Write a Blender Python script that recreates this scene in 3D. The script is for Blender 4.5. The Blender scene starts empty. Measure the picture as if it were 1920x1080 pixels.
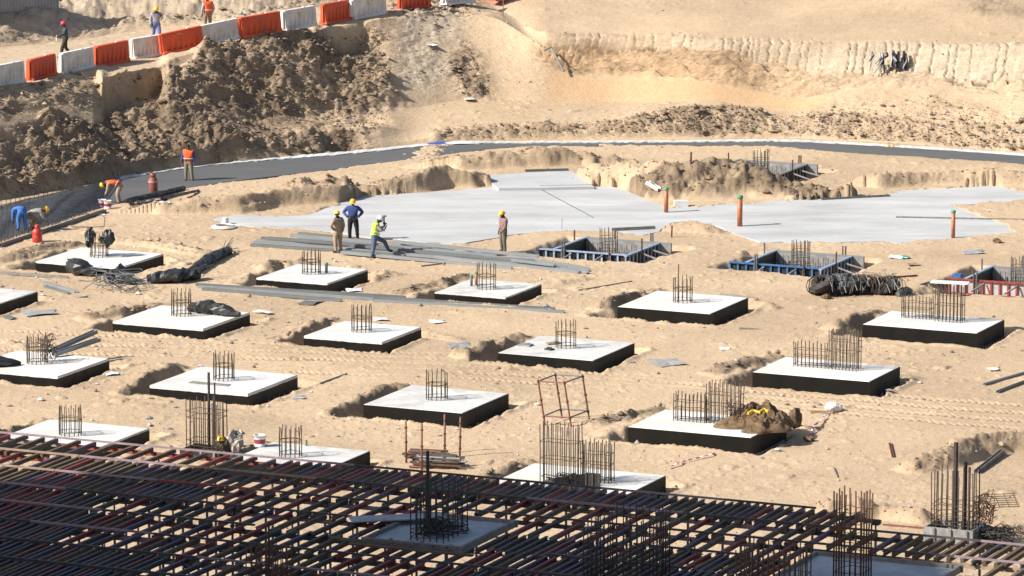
import bpy, bmesh, math, random
import numpy as np
from mathutils import Vector, Matrix, Quaternion

# ------------------------------------------------------------------ camera, sky, sun
S = bpy.context.scene
COL = S.collection
FPX, PITCH, CAMH = 9500.0, math.radians(9.9), 35.0      # focal length in pixels of a 1920 wide frame
cam_d = bpy.data.cameras.new("camera"); cam = bpy.data.objects.new("camera", cam_d); COL.objects.link(cam)
cam_d.sensor_width = 36.0; cam_d.lens = 36.0 * FPX / 1920.0
cam_d.clip_start = 1.0; cam_d.clip_end = 6000.0
cam.location = (0, 0, CAMH); cam.rotation_euler = (math.pi/2 - PITCH, 0, 0)
S.camera = cam

SUN_EL, SUN_AZ = math.radians(36), math.radians(20)     # sun stands left of the view, a little on the camera's side
SD = Vector((-math.cos(SUN_EL)*math.cos(SUN_AZ), -math.cos(SUN_EL)*math.sin(SUN_AZ), math.sin(SUN_EL)))
W = bpy.data.worlds.new("World"); S.world = W; W.use_nodes = True
nt = W.node_tree; nt.nodes.clear()
sky = nt.nodes.new('ShaderNodeTexSky'); sky.sky_type = 'NISHITA'; sky.sun_disc = False
sky.sun_elevation = SUN_EL; sky.sun_rotation = math.atan2(SD.x, SD.y)
sky.dust_density = 2.0
bg = nt.nodes.new('ShaderNodeBackground'); bg.inputs[1].default_value = 0.075
wo = nt.nodes.new('ShaderNodeOutputWorld')
nt.links.new(sky.outputs[0], bg.inputs[0]); nt.links.new(bg.outputs[0], wo.inputs[0])
sl = bpy.data.lights.new("sun", 'SUN'); sl.energy = 4.6; sl.angle = math.radians(0.5); sl.color = (1.0, 0.95, 0.87)
so = bpy.data.objects.new("sun", sl); COL.objects.link(so)
so.rotation_euler = SD.to_track_quat('Z', 'Y').to_euler(); so.location = (-60, 100, 80)
S.view_settings.view_transform = 'Standard'; S.view_settings.look = 'None'
S.view_settings.gamma = 1.0; S.view_settings.exposure = 0.76

rnd = random.Random(7)

# ------------------------------------------------------------------ helpers
CP, SP = math.cos(PITCH), math.sin(PITCH)
def P(px, py, z=0.0):
    """point of the site that the photograph shows at (px, py), lying at height z"""
    x = (float(px)-960)/FPX; y = -(float(py)-540)/FPX
    d = Vector((x, CP + y*SP, -SP + y*CP))
    t = (z-CAMH)/d.z
    return Vector((d.x*t, d.y*t, z))
def proj(p):
    x, y, z = p[0], p[1], p[2]-CAMH
    dep = y*CP - z*SP; up = y*SP + z*CP
    return 960 + FPX*x/dep, 540 - FPX*up/dep
def mpp(y, z=0.0):                                       # metres per photo pixel at photo row y
    p = P(960, y, z); return math.hypot(p.y, CAMH-z)/FPX

def lerp(a, b, t): return a + (b-a)*t

class MB:
    def __init__(self): self.v = []; self.f = []
    def add(self, vs, fs):
        o = len(self.v); self.v += [tuple(p) for p in vs]; self.f += [tuple(i+o for i in q) for q in fs]; return self
    def box(self, c, s, rz=0.0, M=None, taper=1.0):
        x, y, z = s[0]/2, s[1]/2, s[2]/2
        vs = []
        R = Matrix.Rotation(rz, 3, 'Z') if M is None else M
        for k in (-1, 1):
            t = taper if k > 0 else 1.0
            for (i, j) in ((-1, -1), (1, -1), (1, 1), (-1, 1)):
                vs.append(R @ Vector((i*x*t, j*y*t, k*z)) + Vector(c))
        return self.add(vs, [(3, 2, 1, 0), (4, 5, 6, 7), (0, 1, 5, 4), (1, 2, 6, 5), (2, 3, 7, 6), (3, 0, 4, 7)])
    def beam(self, p0, p1, w, h, up=(0, 0, 1)):
        p0, p1 = Vector(p0), Vector(p1); d = p1-p0; L = d.length
        if L < 1e-6: return self
        d.normalize(); u = Vector(up)
        if abs(d.dot(u)) > .98: u = Vector((1, 0, 0))
        s = d.cross(u).normalized(); u = s.cross(d)
        M = Matrix((s, d, u)).transposed()
        return self.box((p0+p1)/2, (w, L, h), M=M)
    def channel(self, p0, p1, w, h, t=.012):             # an open U section, the open side up
        p0, p1 = Vector(p0), Vector(p1); d = (p1-p0).normalized(); s = d.cross(Vector((0, 0, 1))).normalized(); u = s.cross(d)
        self.beam(p0 - u*(h/2-t/2), p1 - u*(h/2-t/2), w, t)
        for k in (-1, 1):
            o = s*(k*(w/2-t/2)) + u*(t/2+.001)
            self.beam(p0+o, p1+o, t, h-t-.002)
        return self
    def tube(self, pts, r, n=6, cap=True, closed=False):
        pts = [Vector(p) for p in pts]; m = len(pts)
        rs = r if isinstance(r, (list, tuple)) else [r]*m
        prev = None; vs = []
        for i, p in enumerate(pts):
            if closed: d = pts[(i+1) % m]-pts[i-1]
            else: d = pts[min(i+1, m-1)]-pts[max(i-1, 0)]
            d = d.normalized() if d.length > 1e-9 else Vector((0, 0, 1))
            if prev is None:
                a = Vector((0, 0, 1)) if abs(d.z) < .9 else Vector((1, 0, 0))
                s = d.cross(a).normalized()
            else:
                s = (prev - d*prev.dot(d))
                s = s.normalized() if s.length > 1e-6 else d.orthogonal().normalized()
            prev = s; t = d.cross(s)
            for k in range(n):
                a = 2*math.pi*k/n
                vs.append(p + (s*math.cos(a)+t*math.sin(a))*rs[i])
        fs = []
        for i in range(m if closed else m-1):
            j = (i+1) % m
            for k in range(n):
                l = (k+1) % n
                fs.append((i*n+k, i*n+l, j*n+l, j*n+k))
        if cap and not closed:
            fs.append(tuple(range(n-1, -1, -1))); fs.append(tuple((m-1)*n+k for k in range(n)))
        return self.add(vs, fs)
    def lathe(self, prof, n=20, c=(0, 0, 0), cap=True):
        vs = []; c = Vector(c)
        for (r, z) in prof:
            for k in range(n):
                a = 2*math.pi*k/n; vs.append(c+Vector((r*math.cos(a), r*math.sin(a), z)))
        fs = []
        for i in range(len(prof)-1):
            for k in range(n):
                l = (k+1) % n; fs.append((i*n+k, i*n+l, (i+1)*n+l, (i+1)*n+k))
        if cap:
            fs.append(tuple(range(n-1, -1, -1))); m = len(prof)-1; fs.append(tuple(m*n+k for k in range(n)))
        return self.add(vs, fs)
    def prism(self, poly, z0, z1):
        n = len(poly); vs = [(p[0], p[1], z0) for p in poly]+[(p[0], p[1], z1) for p in poly]
        fs = [tuple(range(n-1, -1, -1)), tuple(range(n, 2*n))]
        for i in range(n): j = (i+1) % n; fs.append((i, j, n+j, n+i))
        return self.add(vs, fs)
    def blob(self, c, r, seed=0, rough=.25, n=10, m=7):
        rg = random.Random(seed); vs = []; fs = []; c = Vector(c)
        ph = [rg.uniform(0, 6.28) for _ in range(6)]
        for i in range(m+1):
            th = math.pi*i/m
            for k in range(n):
                a = 2*math.pi*k/n
                f = 1 + rough*(math.sin(3*a+ph[0]+2*th)*.4+math.sin(2*a-ph[1]+3*th)*.4+rg.uniform(-.5, .5)*.6)
                vs.append(c+Vector((r[0]*math.sin(th)*math.cos(a)*f, r[1]*math.sin(th)*math.sin(a)*f, r[2]*math.cos(th)*f)))
        for i in range(m):
            for k in range(n):
                l = (k+1) % n; fs.append((i*n+k, (i+1)*n+k, (i+1)*n+l, i*n+l))
        return self.add(vs, fs)
    def mesh(self, name, m, smooth=False):
        me = bpy.data.meshes.new(name); me.from_pydata(self.v, [], self.f); me.update()
        if m is not None: me.materials.append(m)
        if smooth: me.polygons.foreach_set('use_smooth', [True]*len(me.polygons))
        return me
    def build(self, name, m, parent=None, smooth=False, label=None):
        o = bpy.data.objects.new(name, self.mesh(name, m, smooth)); COL.objects.link(o)
        if parent is not None: o.parent = parent
        if label: o['label'] = label
        return o

def put(name, me, parent=None, loc=(0, 0, 0), rz=0.0):
    o = bpy.data.objects.new(name, me); COL.objects.link(o); o.location = loc; o.rotation_euler = (0, 0, rz)
    if parent is not None: o.parent = parent
    return o
def tag(o, label, cat, group=None, kind=None):
    if label: o['label'] = label
    if cat: o['category'] = cat
    if group: o['group'] = group
    if kind: o['kind'] = kind
    return o
def thing(name, loc, rz, label, cat, group=None):
    o = bpy.data.objects.new(name, None); COL.objects.link(o); o.empty_display_size = .2
    o.location = loc; o.rotation_euler = (0, 0, rz)
    return tag(o, label, cat, group)

MATS = {}
def mat(name, c, rough=.8, var=.25, scale=3.0, metal=0.0, bump=0.0, bscale=30.0, c2=None, detail=6.0, stretch=None):
    if name in MATS: return MATS[name]
    m = bpy.data.materials.new(name); m.use_nodes = True; N = m.node_tree.nodes; L = m.node_tree.links
    b = N['Principled BSDF']; b.inputs['Roughness'].default_value = rough; b.inputs['Metallic'].default_value = metal
    tc = N.new('ShaderNodeTexCoord'); nz = N.new('ShaderNodeTexNoise'); nz.inputs['Scale'].default_value = scale
    nz.inputs['Detail'].default_value = detail; nz.inputs['Roughness'].default_value = .65
    if stretch:
        mp = N.new('ShaderNodeMapping'); mp.inputs['Scale'].default_value = stretch; L.new(tc.outputs['Object'], mp.inputs['Vector']); L.new(mp.outputs[0], nz.inputs['Vector'])
    else: L.new(tc.outputs['Object'], nz.inputs['Vector'])
    cr = N.new('ShaderNodeValToRGB'); cr.color_ramp.elements[0].position = .33; cr.color_ramp.elements[1].position = .68
    d = c2 if c2 else tuple(x*(1-var) for x in c)
    cr.color_ramp.elements[0].color = (*d, 1); cr.color_ramp.elements[1].color = (*[min(1, x*(1+var*.35)) for x in c], 1)
    L.new(nz.outputs['Fac'], cr.inputs['Fac']); L.new(cr.outputs['Color'], b.inputs['Base Color'])
    if bump:
        n2 = N.new('ShaderNodeTexNoise'); n2.inputs['Scale'].default_value = bscale; n2.inputs['Detail'].default_value = 5
        L.new(tc.outputs['Object'], n2.inputs['Vector'])
        bp = N.new('ShaderNodeBump'); bp.inputs['Strength'].default_value = bump; bp.inputs['Distance'].default_value = .05
        L.new(n2.outputs['Fac'], bp.inputs['Height']); L.new(bp.outputs['Normal'], b.inputs['Normal'])
    MATS[name] = m; return m

M_conc = mat('pale_concrete', (.66, .65, .62), .85, .26, .8, bump=.2, bscale=14, detail=9.0)
M_conc2 = mat('grey_concrete', (.60, .59, .56), .85, .34, 1.3, bump=.2, bscale=14, detail=9.0)
M_conc3 = mat('dusty_concrete', (.66, .645, .61), .85, .3, .6, bump=.2, bscale=14, c2=(.56, .52, .46), detail=9.0)
M_screed = mat('grey_screed', (.47, .472, .47), .85, .3, .55, bump=.2, bscale=4, c2=(.355, .355, .35), detail=9.0, stretch=(.35, 1.0, 1.0))
M_rim = mat('raw_concrete_rim', (.58, .57, .53), .9, .3, 2.5)
M_tar = mat('black_bitumen', (.008, .0075, .007), .9, .3, 2.0, c2=(.014, .012, .010))
M_tar.node_tree.nodes['Principled BSDF'].inputs['Specular IOR Level'].default_value = .12
M_tarbrown = mat('brown_bitumen', (.050, .037, .024), .9, .4, 1.6, c2=(.026, .020, .014))
M_rebar = mat('rusty_rebar', (.085, .062, .045), .85, .5, 8.0)
M_rebar_d = mat('dark_rebar', (.050, .045, .042), .8, .5, 8.0)
M_rust = mat('red_rust', (.13, .068, .040), .9, .5, 6.0)
M_galv = mat('grey_steel_section', (.225, .24, .25), .55, .22, .5, metal=.15)
M_galv_d = mat('dark_steel_section', (.14, .15, .155), .6, .25, .5, metal=.15)
M_blackp = mat('black_plastic_wrap', (.028, .029, .032), .42, .4, 5.0, bump=.4, bscale=16)
M_wood = mat('weathered_timber', (.33, .235, .145), .9, .4, 4.0)
M_woodg = mat('grey_timber', (.24, .225, .205), .9, .4, 4.0)
M_blue = mat('blue_formwork_steel', (.05, .15, .36), .55, .5, 5.0)
M_bluepale = mat('pale_blue_steel', (.28, .37, .50), .6, .3, 5.0)
M_redf = mat('red_formwork_steel', (.30, .045, .045), .6, .4, 4.0)
M_ply = mat('dark_film_plywood', (.022, .022, .024), .5, .4, 3.0)
M_plyg = mat('grey_plywood', (.27, .27, .27), .85, .4, 3.0, c2=(.14, .14, .14))
M_white = mat('white_plastic', (.74, .73, .70), .6, .22, 3.0)
M_barw = mat('dusty_white_plastic', (.72, .70, .66), .7, .3, 2.2, c2=(.54, .50, .44), detail=9.0)
M_barr = mat('orange_red_plastic', (.68, .085, .022), .6, .25, 2.2, c2=(.52, .09, .04), detail=9.0)
M_redp = mat('red_paint', (.48, .045, .04), .4, .25, 5.0)
M_redr = mat('rusty_red_paint', (.22, .075, .055), .55, .35, 6.0)
M_ppipe = mat('orange_brown_pvc', (.42, .15, .065), .5, .25, 4.0)
M_green = mat('green_cap', (.05, .30, .18), .6, .3, 6.0)
M_yellow = mat('yellow_plastic', (.80, .50, .03), .4, .15, 6.0)
M_hess = mat('brown_hessian', (.17, .108, .058), .95, .5, 3.0, bump=.5, bscale=25)
M_cloth_w = mat('white_cloth', (.72, .72, .72), .9, .15, 4.0)

# ------------------------------------------------------------------ noise
def _h(ix, iy, s):
    n = (ix.astype(np.int64)*374761393 + iy.astype(np.int64)*668265263 + s*982451653) & 0xffffffff
    n = ((n ^ (n >> 13))*1274126177) & 0xffffffff
    return ((n ^ (n >> 16)) & 0xffff)/65535.0
def vnoise(x, y, s=0):
    ix = np.floor(x); iy = np.floor(y); fx = x-ix; fy = y-iy
    fx = fx*fx*fx*(fx*(fx*6-15)+10); fy = fy*fy*fy*(fy*(fy*6-15)+10)
    a = _h(ix, iy, s); b = _h(ix+1, iy, s); c = _h(ix, iy+1, s); d = _h(ix+1, iy+1, s)
    return (a+(b-a)*fx)*(1-fy)+(c+(d-c)*fx)*fy
def fbm(x, y, s=0, o=4, g=.5):
    t = 0; a = 1; n = 0
    for i in range(o):
        xr = x*.8-y*.6; yr = x*.6+y*.8                   # turn every octave so the lattice never shows
        t = t + a*(vnoise(xr, yr, s+i*17)*2-1); n += a; a *= g
        x = xr*2.03+11.3; y = yr*2.03-7.7
    return t/n
def billow(x, y, s=0, o=4, g=.55):
    t = 0; a = 1; n = 0
    for i in range(o):
        xr = x*.8-y*.6; yr = x*.6+y*.8
        t = t + a*np.abs(vnoise(xr, yr, s+i*13)*2-1); n += a; a *= g
        x = xr*2.1+3.3; y = yr*2.1+9.7
    return t/n
def cells(x, y, s=0):
    """clods: rounded lumps of random height, one to a cell; returns height and a value per cell"""
    ix = np.floor(x); iy = np.floor(y); best = np.zeros(x.shape); val = np.zeros(x.shape)
    for i in (-1, 0, 1):
        for j in (-1, 0, 1):
            cx = ix+i; cy = iy+j; h = _h(cx, cy, s+3)
            d = np.hypot(x-cx-_h(cx, cy, s), y-cy-_h(cx, cy, s+1))
            t = np.clip(1-(d/(.35+.65*h))**2, 0, 1)*(.25+.75*h)
            m = t > best; best = np.where(m, t, best); val = np.where(m, _h(cx, cy, s+2), val)
    return best, val
def sstep(a, b, x):
    t = np.clip((x-a)/(b-a), 0, 1); return t*t*(3-2*t)

# ------------------------------------------------------------------ site grid: footing pads from their top corners
GA = math.radians(-24.4)                                  # direction of the site's grid in plan
ea = Vector((math.cos(GA), math.sin(GA), 0)); eb = Vector((-math.sin(GA), math.cos(GA), 0))
PADS = [  # key, four corners L B R F in the photograph, height of the top
 ('F1', [(67,491),(150,463),(306,476),(225,501)], .34), ('F2', [(485,522),(553,494),(686,505),(618,531)], .34),
 ('F3', [(812,548),(888,522),(1015,533),(947,558)], .34), ('F4', [(1157,575),(1232,545),(1403,558),(1332,588)], .42),
 ('F5', [(1617,607),(1673,583),(1884,599),(1830,625)], .50), ('B1', [(-190,558),(-100,530),(60,548),(-24,578)], .36),
 ('B2', [(213,602),(302,572),(469,586),(378,617)], .34), ('B3', [(571,628),(650,601),(786,614),(714,643)], .34),
 ('B4', [(930,662),(1015,629),(1192,643),(1112,675)], .40), ('B5', [(1407,698),(1473,669.5),(1690,687),(1630,714)], .50),
 ('C1', [(-66,690),(30,657),(206,672),(106,706)], .36), ('C2', [(282.5,721),(378,687),(557,703),(462,739.5)], .36),
 ('C3', [(677.6,758),(775,722),(955.6,738),(865,774)], .42), ('C4', [(1176,801),(1247,767),(1476,788),(1408,819)], .50),
 ('D1', [(-10,824),(92,786),(279,803),(185,840)], .40), ('D2', [(420,866),(512,828),(693,846),(602,884)], .40),
 ('D3', [(918,906),(1006,867),(1243,893),(1168,932)], .45)]
PAD = {}
for k, q, zt in PADS:
    L, B, R, F = [P(x, y, zt) for x, y in q]
    c = (L+B+R+F)/4
    wa = ((F-L).dot(ea)+(R-B).dot(ea))/2; wb = ((B-L).dot(eb)+(R-F).dot(eb))/2
    PAD[k] = (c, wa, wb, zt)
# holes of the shuttered footings: centre from photo corners (L B R F) at top height z
PITS = [('G1', [(1035,470),(1090,443),(1243,456),(1180,479)], .12), ('G2', [(1400,492),(1450,467),(1600,481),(1540,508)], .12),
        ('G3', [(1805,522),(1860,498),(2010,512),(1960,538)], .12), ('G4', [(1330,322),(1380,297),(1522,305),(1460,330)], .25)]
PIT = {}
for k, q, zt in PITS:
    L, B, R, F = [P(x, y, zt) for x, y in q]
    c = (L+B+R+F)/4
    PIT[k] = (c, 3.3, 3.3, zt)

# ------------------------------------------------------------------ terrain
PROF = {  # photo column: foot row, then (photo row, slope in degrees up to it) towards the back
 -400: (445,(405,65),(345,25),(285,28),(225,28),(195,14),(130,1),(45,24),(-120,8)),
 0:   (376,(336,65),(290,25),(235,28),(196,28),(164,14),(90,1),(22,24),(-120,8)),
 100: (357,(318,65),(262,25),(203,28),(176,24),(146,12),(80,1),(14,24),(-120,8)),
 175: (344,(306,60),(266,22),(215,25),(170,25),(131,14),(72,1),(5,24),(-120,8)),
 192: (341,(305,60),(267,20),(222,20),(200,16),(141,60),(69,2),(2,24),(-120,8)),
 205: (338,(304,60),(268,20),(222,18),(203,3),(140,80),(67,2),(0,24),(-120,8)),
 298: (321,(288,55),(250,25),(205,18),(186,3),(126,80),(57,2),(-2,24),(-120,8)),
 315: (318,(285,55),(248,28),(192,28),(145,28),(112,24),(55,2),(-4,24),(-120,8)),
 450: (303,(284,50),(255,28),(215,18),(130,30),(76,30),(38,3),(-20,22),(-120,8)),
 600: (290,(268,50),(226,35),(206,3),(120,28),(50,32),(12,4),(-40,20),(-130,8)),
 700: (281,(262,40),(228,35),(200,5),(110,27),(36,30),(-5,5),(-50,18),(-130,8)),
 770: (274,(262,25),(243,12),(205,12),(105,27),(33,28),(-12,8),(-55,15),(-130,8)),
 850: (268,(243,45),(232,3),(190,10),(90,27),(28,27),(2,8),(-40,12),(-130,8)),
 935: (265,(238,50),(229,3),(185,8),(105,28),(29,32),(12,-3),(-30,8),(-140,6)),
 1010: (264,(238,50),(230,3),(195,7),(115,30),(84,50),(60,60),(-20,5),(-140,6)),
 1080: (263,(239,45),(231,2),(190,8),(137,28),(100,50),(67,70),(-20,5),(-140,6)),
 1150: (262,(240,40),(233,3),(193,7),(143,28),(103,45),(69,70),(-20,5),(-140,6)),
 1250: (260,(212,35),(204,2),(195,2),(150,24),(106,45),(70,70),(-20,5),(-140,6)),
 1330: (259,(200,38),(196,2),(186,3),(156,24),(110,42),(73,70),(-20,5),(-140,6)),
 1430: (259,(214,32),(210,2),(200,5),(168,22),(115,42),(76,68),(-20,5),(-140,6)),
 1500: (260,(228,28),(222,4),(210,10),(182,22),(122,40),(79,65),(-20,5),(-140,6)),
 1600: (265,(226,28),(208,15),(186,20),(165,22),(124,42),(82,62),(-20,5),(-140,6)),
 1750: (274,(236,26),(213,15),(188,20),(165,25),(125,42),(84,60),(-20,5),(-140,6)),
 1920: (286,(258,26),(240,12),(214,18),(180,25),(132,42),(90,60),(-20,5),(-140,6)),
 2400: (318,(290,26),(268,12),(240,18),(205,25),(155,42),(110,60),(0,5),(-140,6))}
_px = sorted(PROF); NL = 9
def _rows(a):
    """photo rows and heights of one profile, found by walking up its slopes"""
    pr = PROF[a]; y0 = pr[0]; p = P(a, y0, 0); out = [(y0, 0.0)]; Y0, z0 = p.y, 0.0
    for (r, deg) in pr[1:]:
        t = math.tan(PITCH+math.atan((r-540)/FPX)); s_ = math.tan(math.radians(deg))
        Y1 = (CAMH-z0+s_*Y0)/(s_+t); z1 = z0+s_*(Y1-Y0); out.append((r, z1)); Y0, z0 = Y1, z1
    return out
ROWS = {a: _rows(a) for a in _px}
LINES = []
_xs = np.arange(-400, 2401, 4.0)
def _soft(v, sig):
    n = int(sig*3/4)+1; w = np.exp(-.5*(np.arange(-n, n+1)*4/sig)**2); w /= w.sum()
    return np.convolve(np.pad(v, n, mode='edge'), w, 'valid')
_keep = 1-np.clip((np.abs(_xs-253)-75)/40, 0, 1)           # the square recess keeps its sharp sides
for i in range(NL):
    r = np.interp(_xs, _px, [ROWS[a][i][0] for a in _px]); zz = np.interp(_xs, _px, [ROWS[a][i][1] for a in _px])
    big = 70 if i >= 6 else 22
    k_ = _keep if i <= 5 else 0*_keep
    r = r*k_+_soft(r, 22 if i < 6 else 14)*(1-k_); zz = zz*k_+_soft(zz, big)*(1-k_)
    pts = []
    for x, y_, z_ in zip(_xs, r, zz):
        p = P(x, y_, float(z_)); pts.append((p.x/p.y, p.y, p.z))
    pts.sort(); LINES.append(np.array(pts))

# ridges and hollows: list of (px, py, crest height), near width, far width, roughness, darkness
RIDGES = [
 ([(300,385,.35),(370,372,.6),(450,368,.65),(560,352,.75),(640,348,.7),(684,356,.45)], .55, 2.6, .6, .35),
 ([(545,345,.75),(600,331,1.0),(650,338,.8)], .8, 1.1, 1.2, .75),
 ([(690,352,.35),(760,326,.75),(830,318,.75),(880,328,.5)], .6, 2.4, .9, .55),
 ([(872,297,.5),(950,288,.62),(1030,286,.66),(1088,285,.62),(1110,295,.4)], .5, 3.0, .8, .4),
 ([(1120,318,.5),(1200,318,.8),(1290,318,1.0)], 1.6, 2.0, .9, .25),
 ([(1195,343,.5),(1265,324,1.0),(1335,308,1.3),(1392,310,1.2),(1440,326,.85),(1485,336,.6),(1530,350,.4)], 2.3, 1.8, 1.1, .95),
 ([(1655,328,.5),(1720,324,.55),(1800,326,.5),(1920,326,.55),(2000,330,.5)], .6, 2.0, 1.0, .35),
 ([(1262,424,.25),(1310,419,.38),(1345,426,.2)], .5, .7, .9, .3),
 # spoil left of the pads
 ([(20,478,0.22),(75,462,0.28),(130,455,0.19)], .8, .8, 1.4, .7), ([(200,448,0.15),(310,454,0.19),(390,470,0.15)], .7, .9, 1.0, .15),
 ([(500,495,0.19),(560,490,0.15)], .7, .7, 1.1, .5), ([(690,515,0.15),(740,510,0.12)], .6, .8, .9, .25),
 ([(755,540,0.19),(830,520,0.22),(870,515,0.15)], .6, .7, 1.3, .6), ([(1020,528,0.15),(1090,520,0.09)], .6, .8, .8, .1),
 ([(1115,570,0.19),(1180,548,0.25),(1225,540,0.15)], .6, .7, 1.4, .6), ([(1410,560,0.19),(1440,572,0.15)], .5, .6, .8, .1),
 ([(1565,608,0.22),(1610,592,0.28),(1655,582,0.19)], .6, .7, 1.2, .55), ([(170,590,0.19),(230,580,0.19),(290,570,0.12)], .6, .7, 1.4, .6),
 ([(520,628,0.19),(570,612,0.22),(620,600,0.12)], .6, .7, 1.3, .5), ([(790,620,0.12),(850,628,0.15)], .5, .6, .7, .1),
 ([(870,662,0.19),(930,640,0.25),(985,625,0.15)], .6, .7, 1.4, .6), ([(1340,690,0.22),(1400,672,0.28),(1450,665,0.19)], .7, .7, 1.4, .65),
 ([(235,725,0.15),(280,705,0.22),(340,685,0.12)], .6, .6, 1.2, .45), ([(630,765,0.19),(690,738,0.25),(750,722,0.15)], .6, .6, 1.3, .5),
 ([(1110,785,0.19),(1170,768,0.25),(1230,760,0.15)], .6, .6, 1.4, .6), ([(0,810,0.19),(40,800,0.22),(85,785,0.15)], .6, .6, 1.3, .6),
 ([(470,842,0.19),(500,828,0.15)], .5, .5, 1.1, .4), ([(900,890,0.19),(950,875,0.25),(990,862,0.15)], .6, .6, 1.3, .5),
 ([(1480,790,0.15),(1510,800,0.12)], .4, .6, .8, .3),
 ([(1715,866,.3),(1770,842,.5),(1830,824,.5),(1920,818,.4),(1980,820,.4)], .7, 1.0, 1.1, .5),
 ([(1540,950,.3),(1610,935,.55),(1640,945,.3),(1720,950,.35)], .6, .9, 1.1, .35),
]
def polyline_dist(x, y, pts):
    best = np.full(x.shape, 1e9); hz = np.zeros(x.shape); side = np.zeros(x.shape)
    for a, b in zip(pts[:-1], pts[1:]):
        dx, dy = b[0]-a[0], b[1]-a[1]; l2 = dx*dx+dy*dy+1e-9
        t = np.clip(((x-a[0])*dx+(y-a[1])*dy)/l2, 0, 1)
        qx = a[0]+t*dx; qy = a[1]+t*dy; d = np.hypot(x-qx, y-qy)
        m = d < best; best = np.where(m, d, best); hz = np.where(m, a[2]+t*(b[2]-a[2]), hz); side = np.where(m, y-qy, side)
    return best, hz, side
def inpoly(x, y, poly):
    c = np.zeros(x.shape, bool); n = len(poly)
    for i in range(n):
        x1, y1 = poly[i][0], poly[i][1]; x2, y2 = poly[(i+1) % n][0], poly[(i+1) % n][1]
        if y1 == y2: continue
        c ^= ((y1 > y) != (y2 > y)) & (x < (x2-x1)*(y-y1)/(y2-y1)+x1)
    return c

SLAB = [(398,411),(440,402),(520,405),(575,403),(612,390),(680,366),(800,361),(912,352),(1010,351),(1115,350),(1163,352),(1252,390),(1400,380),(1540,371),
        (1662,364),(1690,357),(1862,348),(1925,362),(1925,377),(1782,385),(1830,403),(1885,422),(1905,436),(1800,447),(1722,450),(1690,456),(1660,452),(1560,454),(1425,453),(1382,440),(1350,425),
        (1300,414),(1258,418),(1236,434),(1205,441),(1120,434),(1060,432),(960,440),(870,456),(800,455),(745,448),(700,446),(640,436),(575,430),(500,426),(420,420)]
SLABW = [P(x, y, 0) for x, y in SLAB]
UPSLAB = [P(x, y, .12) for x, y in ((905,329),(1070,319),(1114,350),(1010,352),(935,353))]
MEMB_B = [(-260,452),(-60,408),(60,372),(150,352),(222,336),(300,321),(400,308),(520,298),(640,289),(740,279),(820,271),(880,268.5),(1000,267.5),(1150,267),(1300,266),(1450,264.5),(1520,266),(1650,273),(1780,281),(1920,291),(2100,304)]
MEMB_F = [(-260,580),(-60,480),(0,452),(90,424),(200,388),(300,363),(362,350),(480,334),(640,316),(740,303),(830,290),(900,281),(980,274.5),(1150,273),(1300,272.5),(1450,273.5),(1500,278),(1600,287),(1700,293),(1800,299),(1920,308),(2100,324)]
MB_W = [P(x, y, 0) for x, y in MEMB_B]; MF_W = [P(x, y, 0) for x, y in MEMB_F]
STRIP = MB_W + MF_W[::-1]

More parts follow.
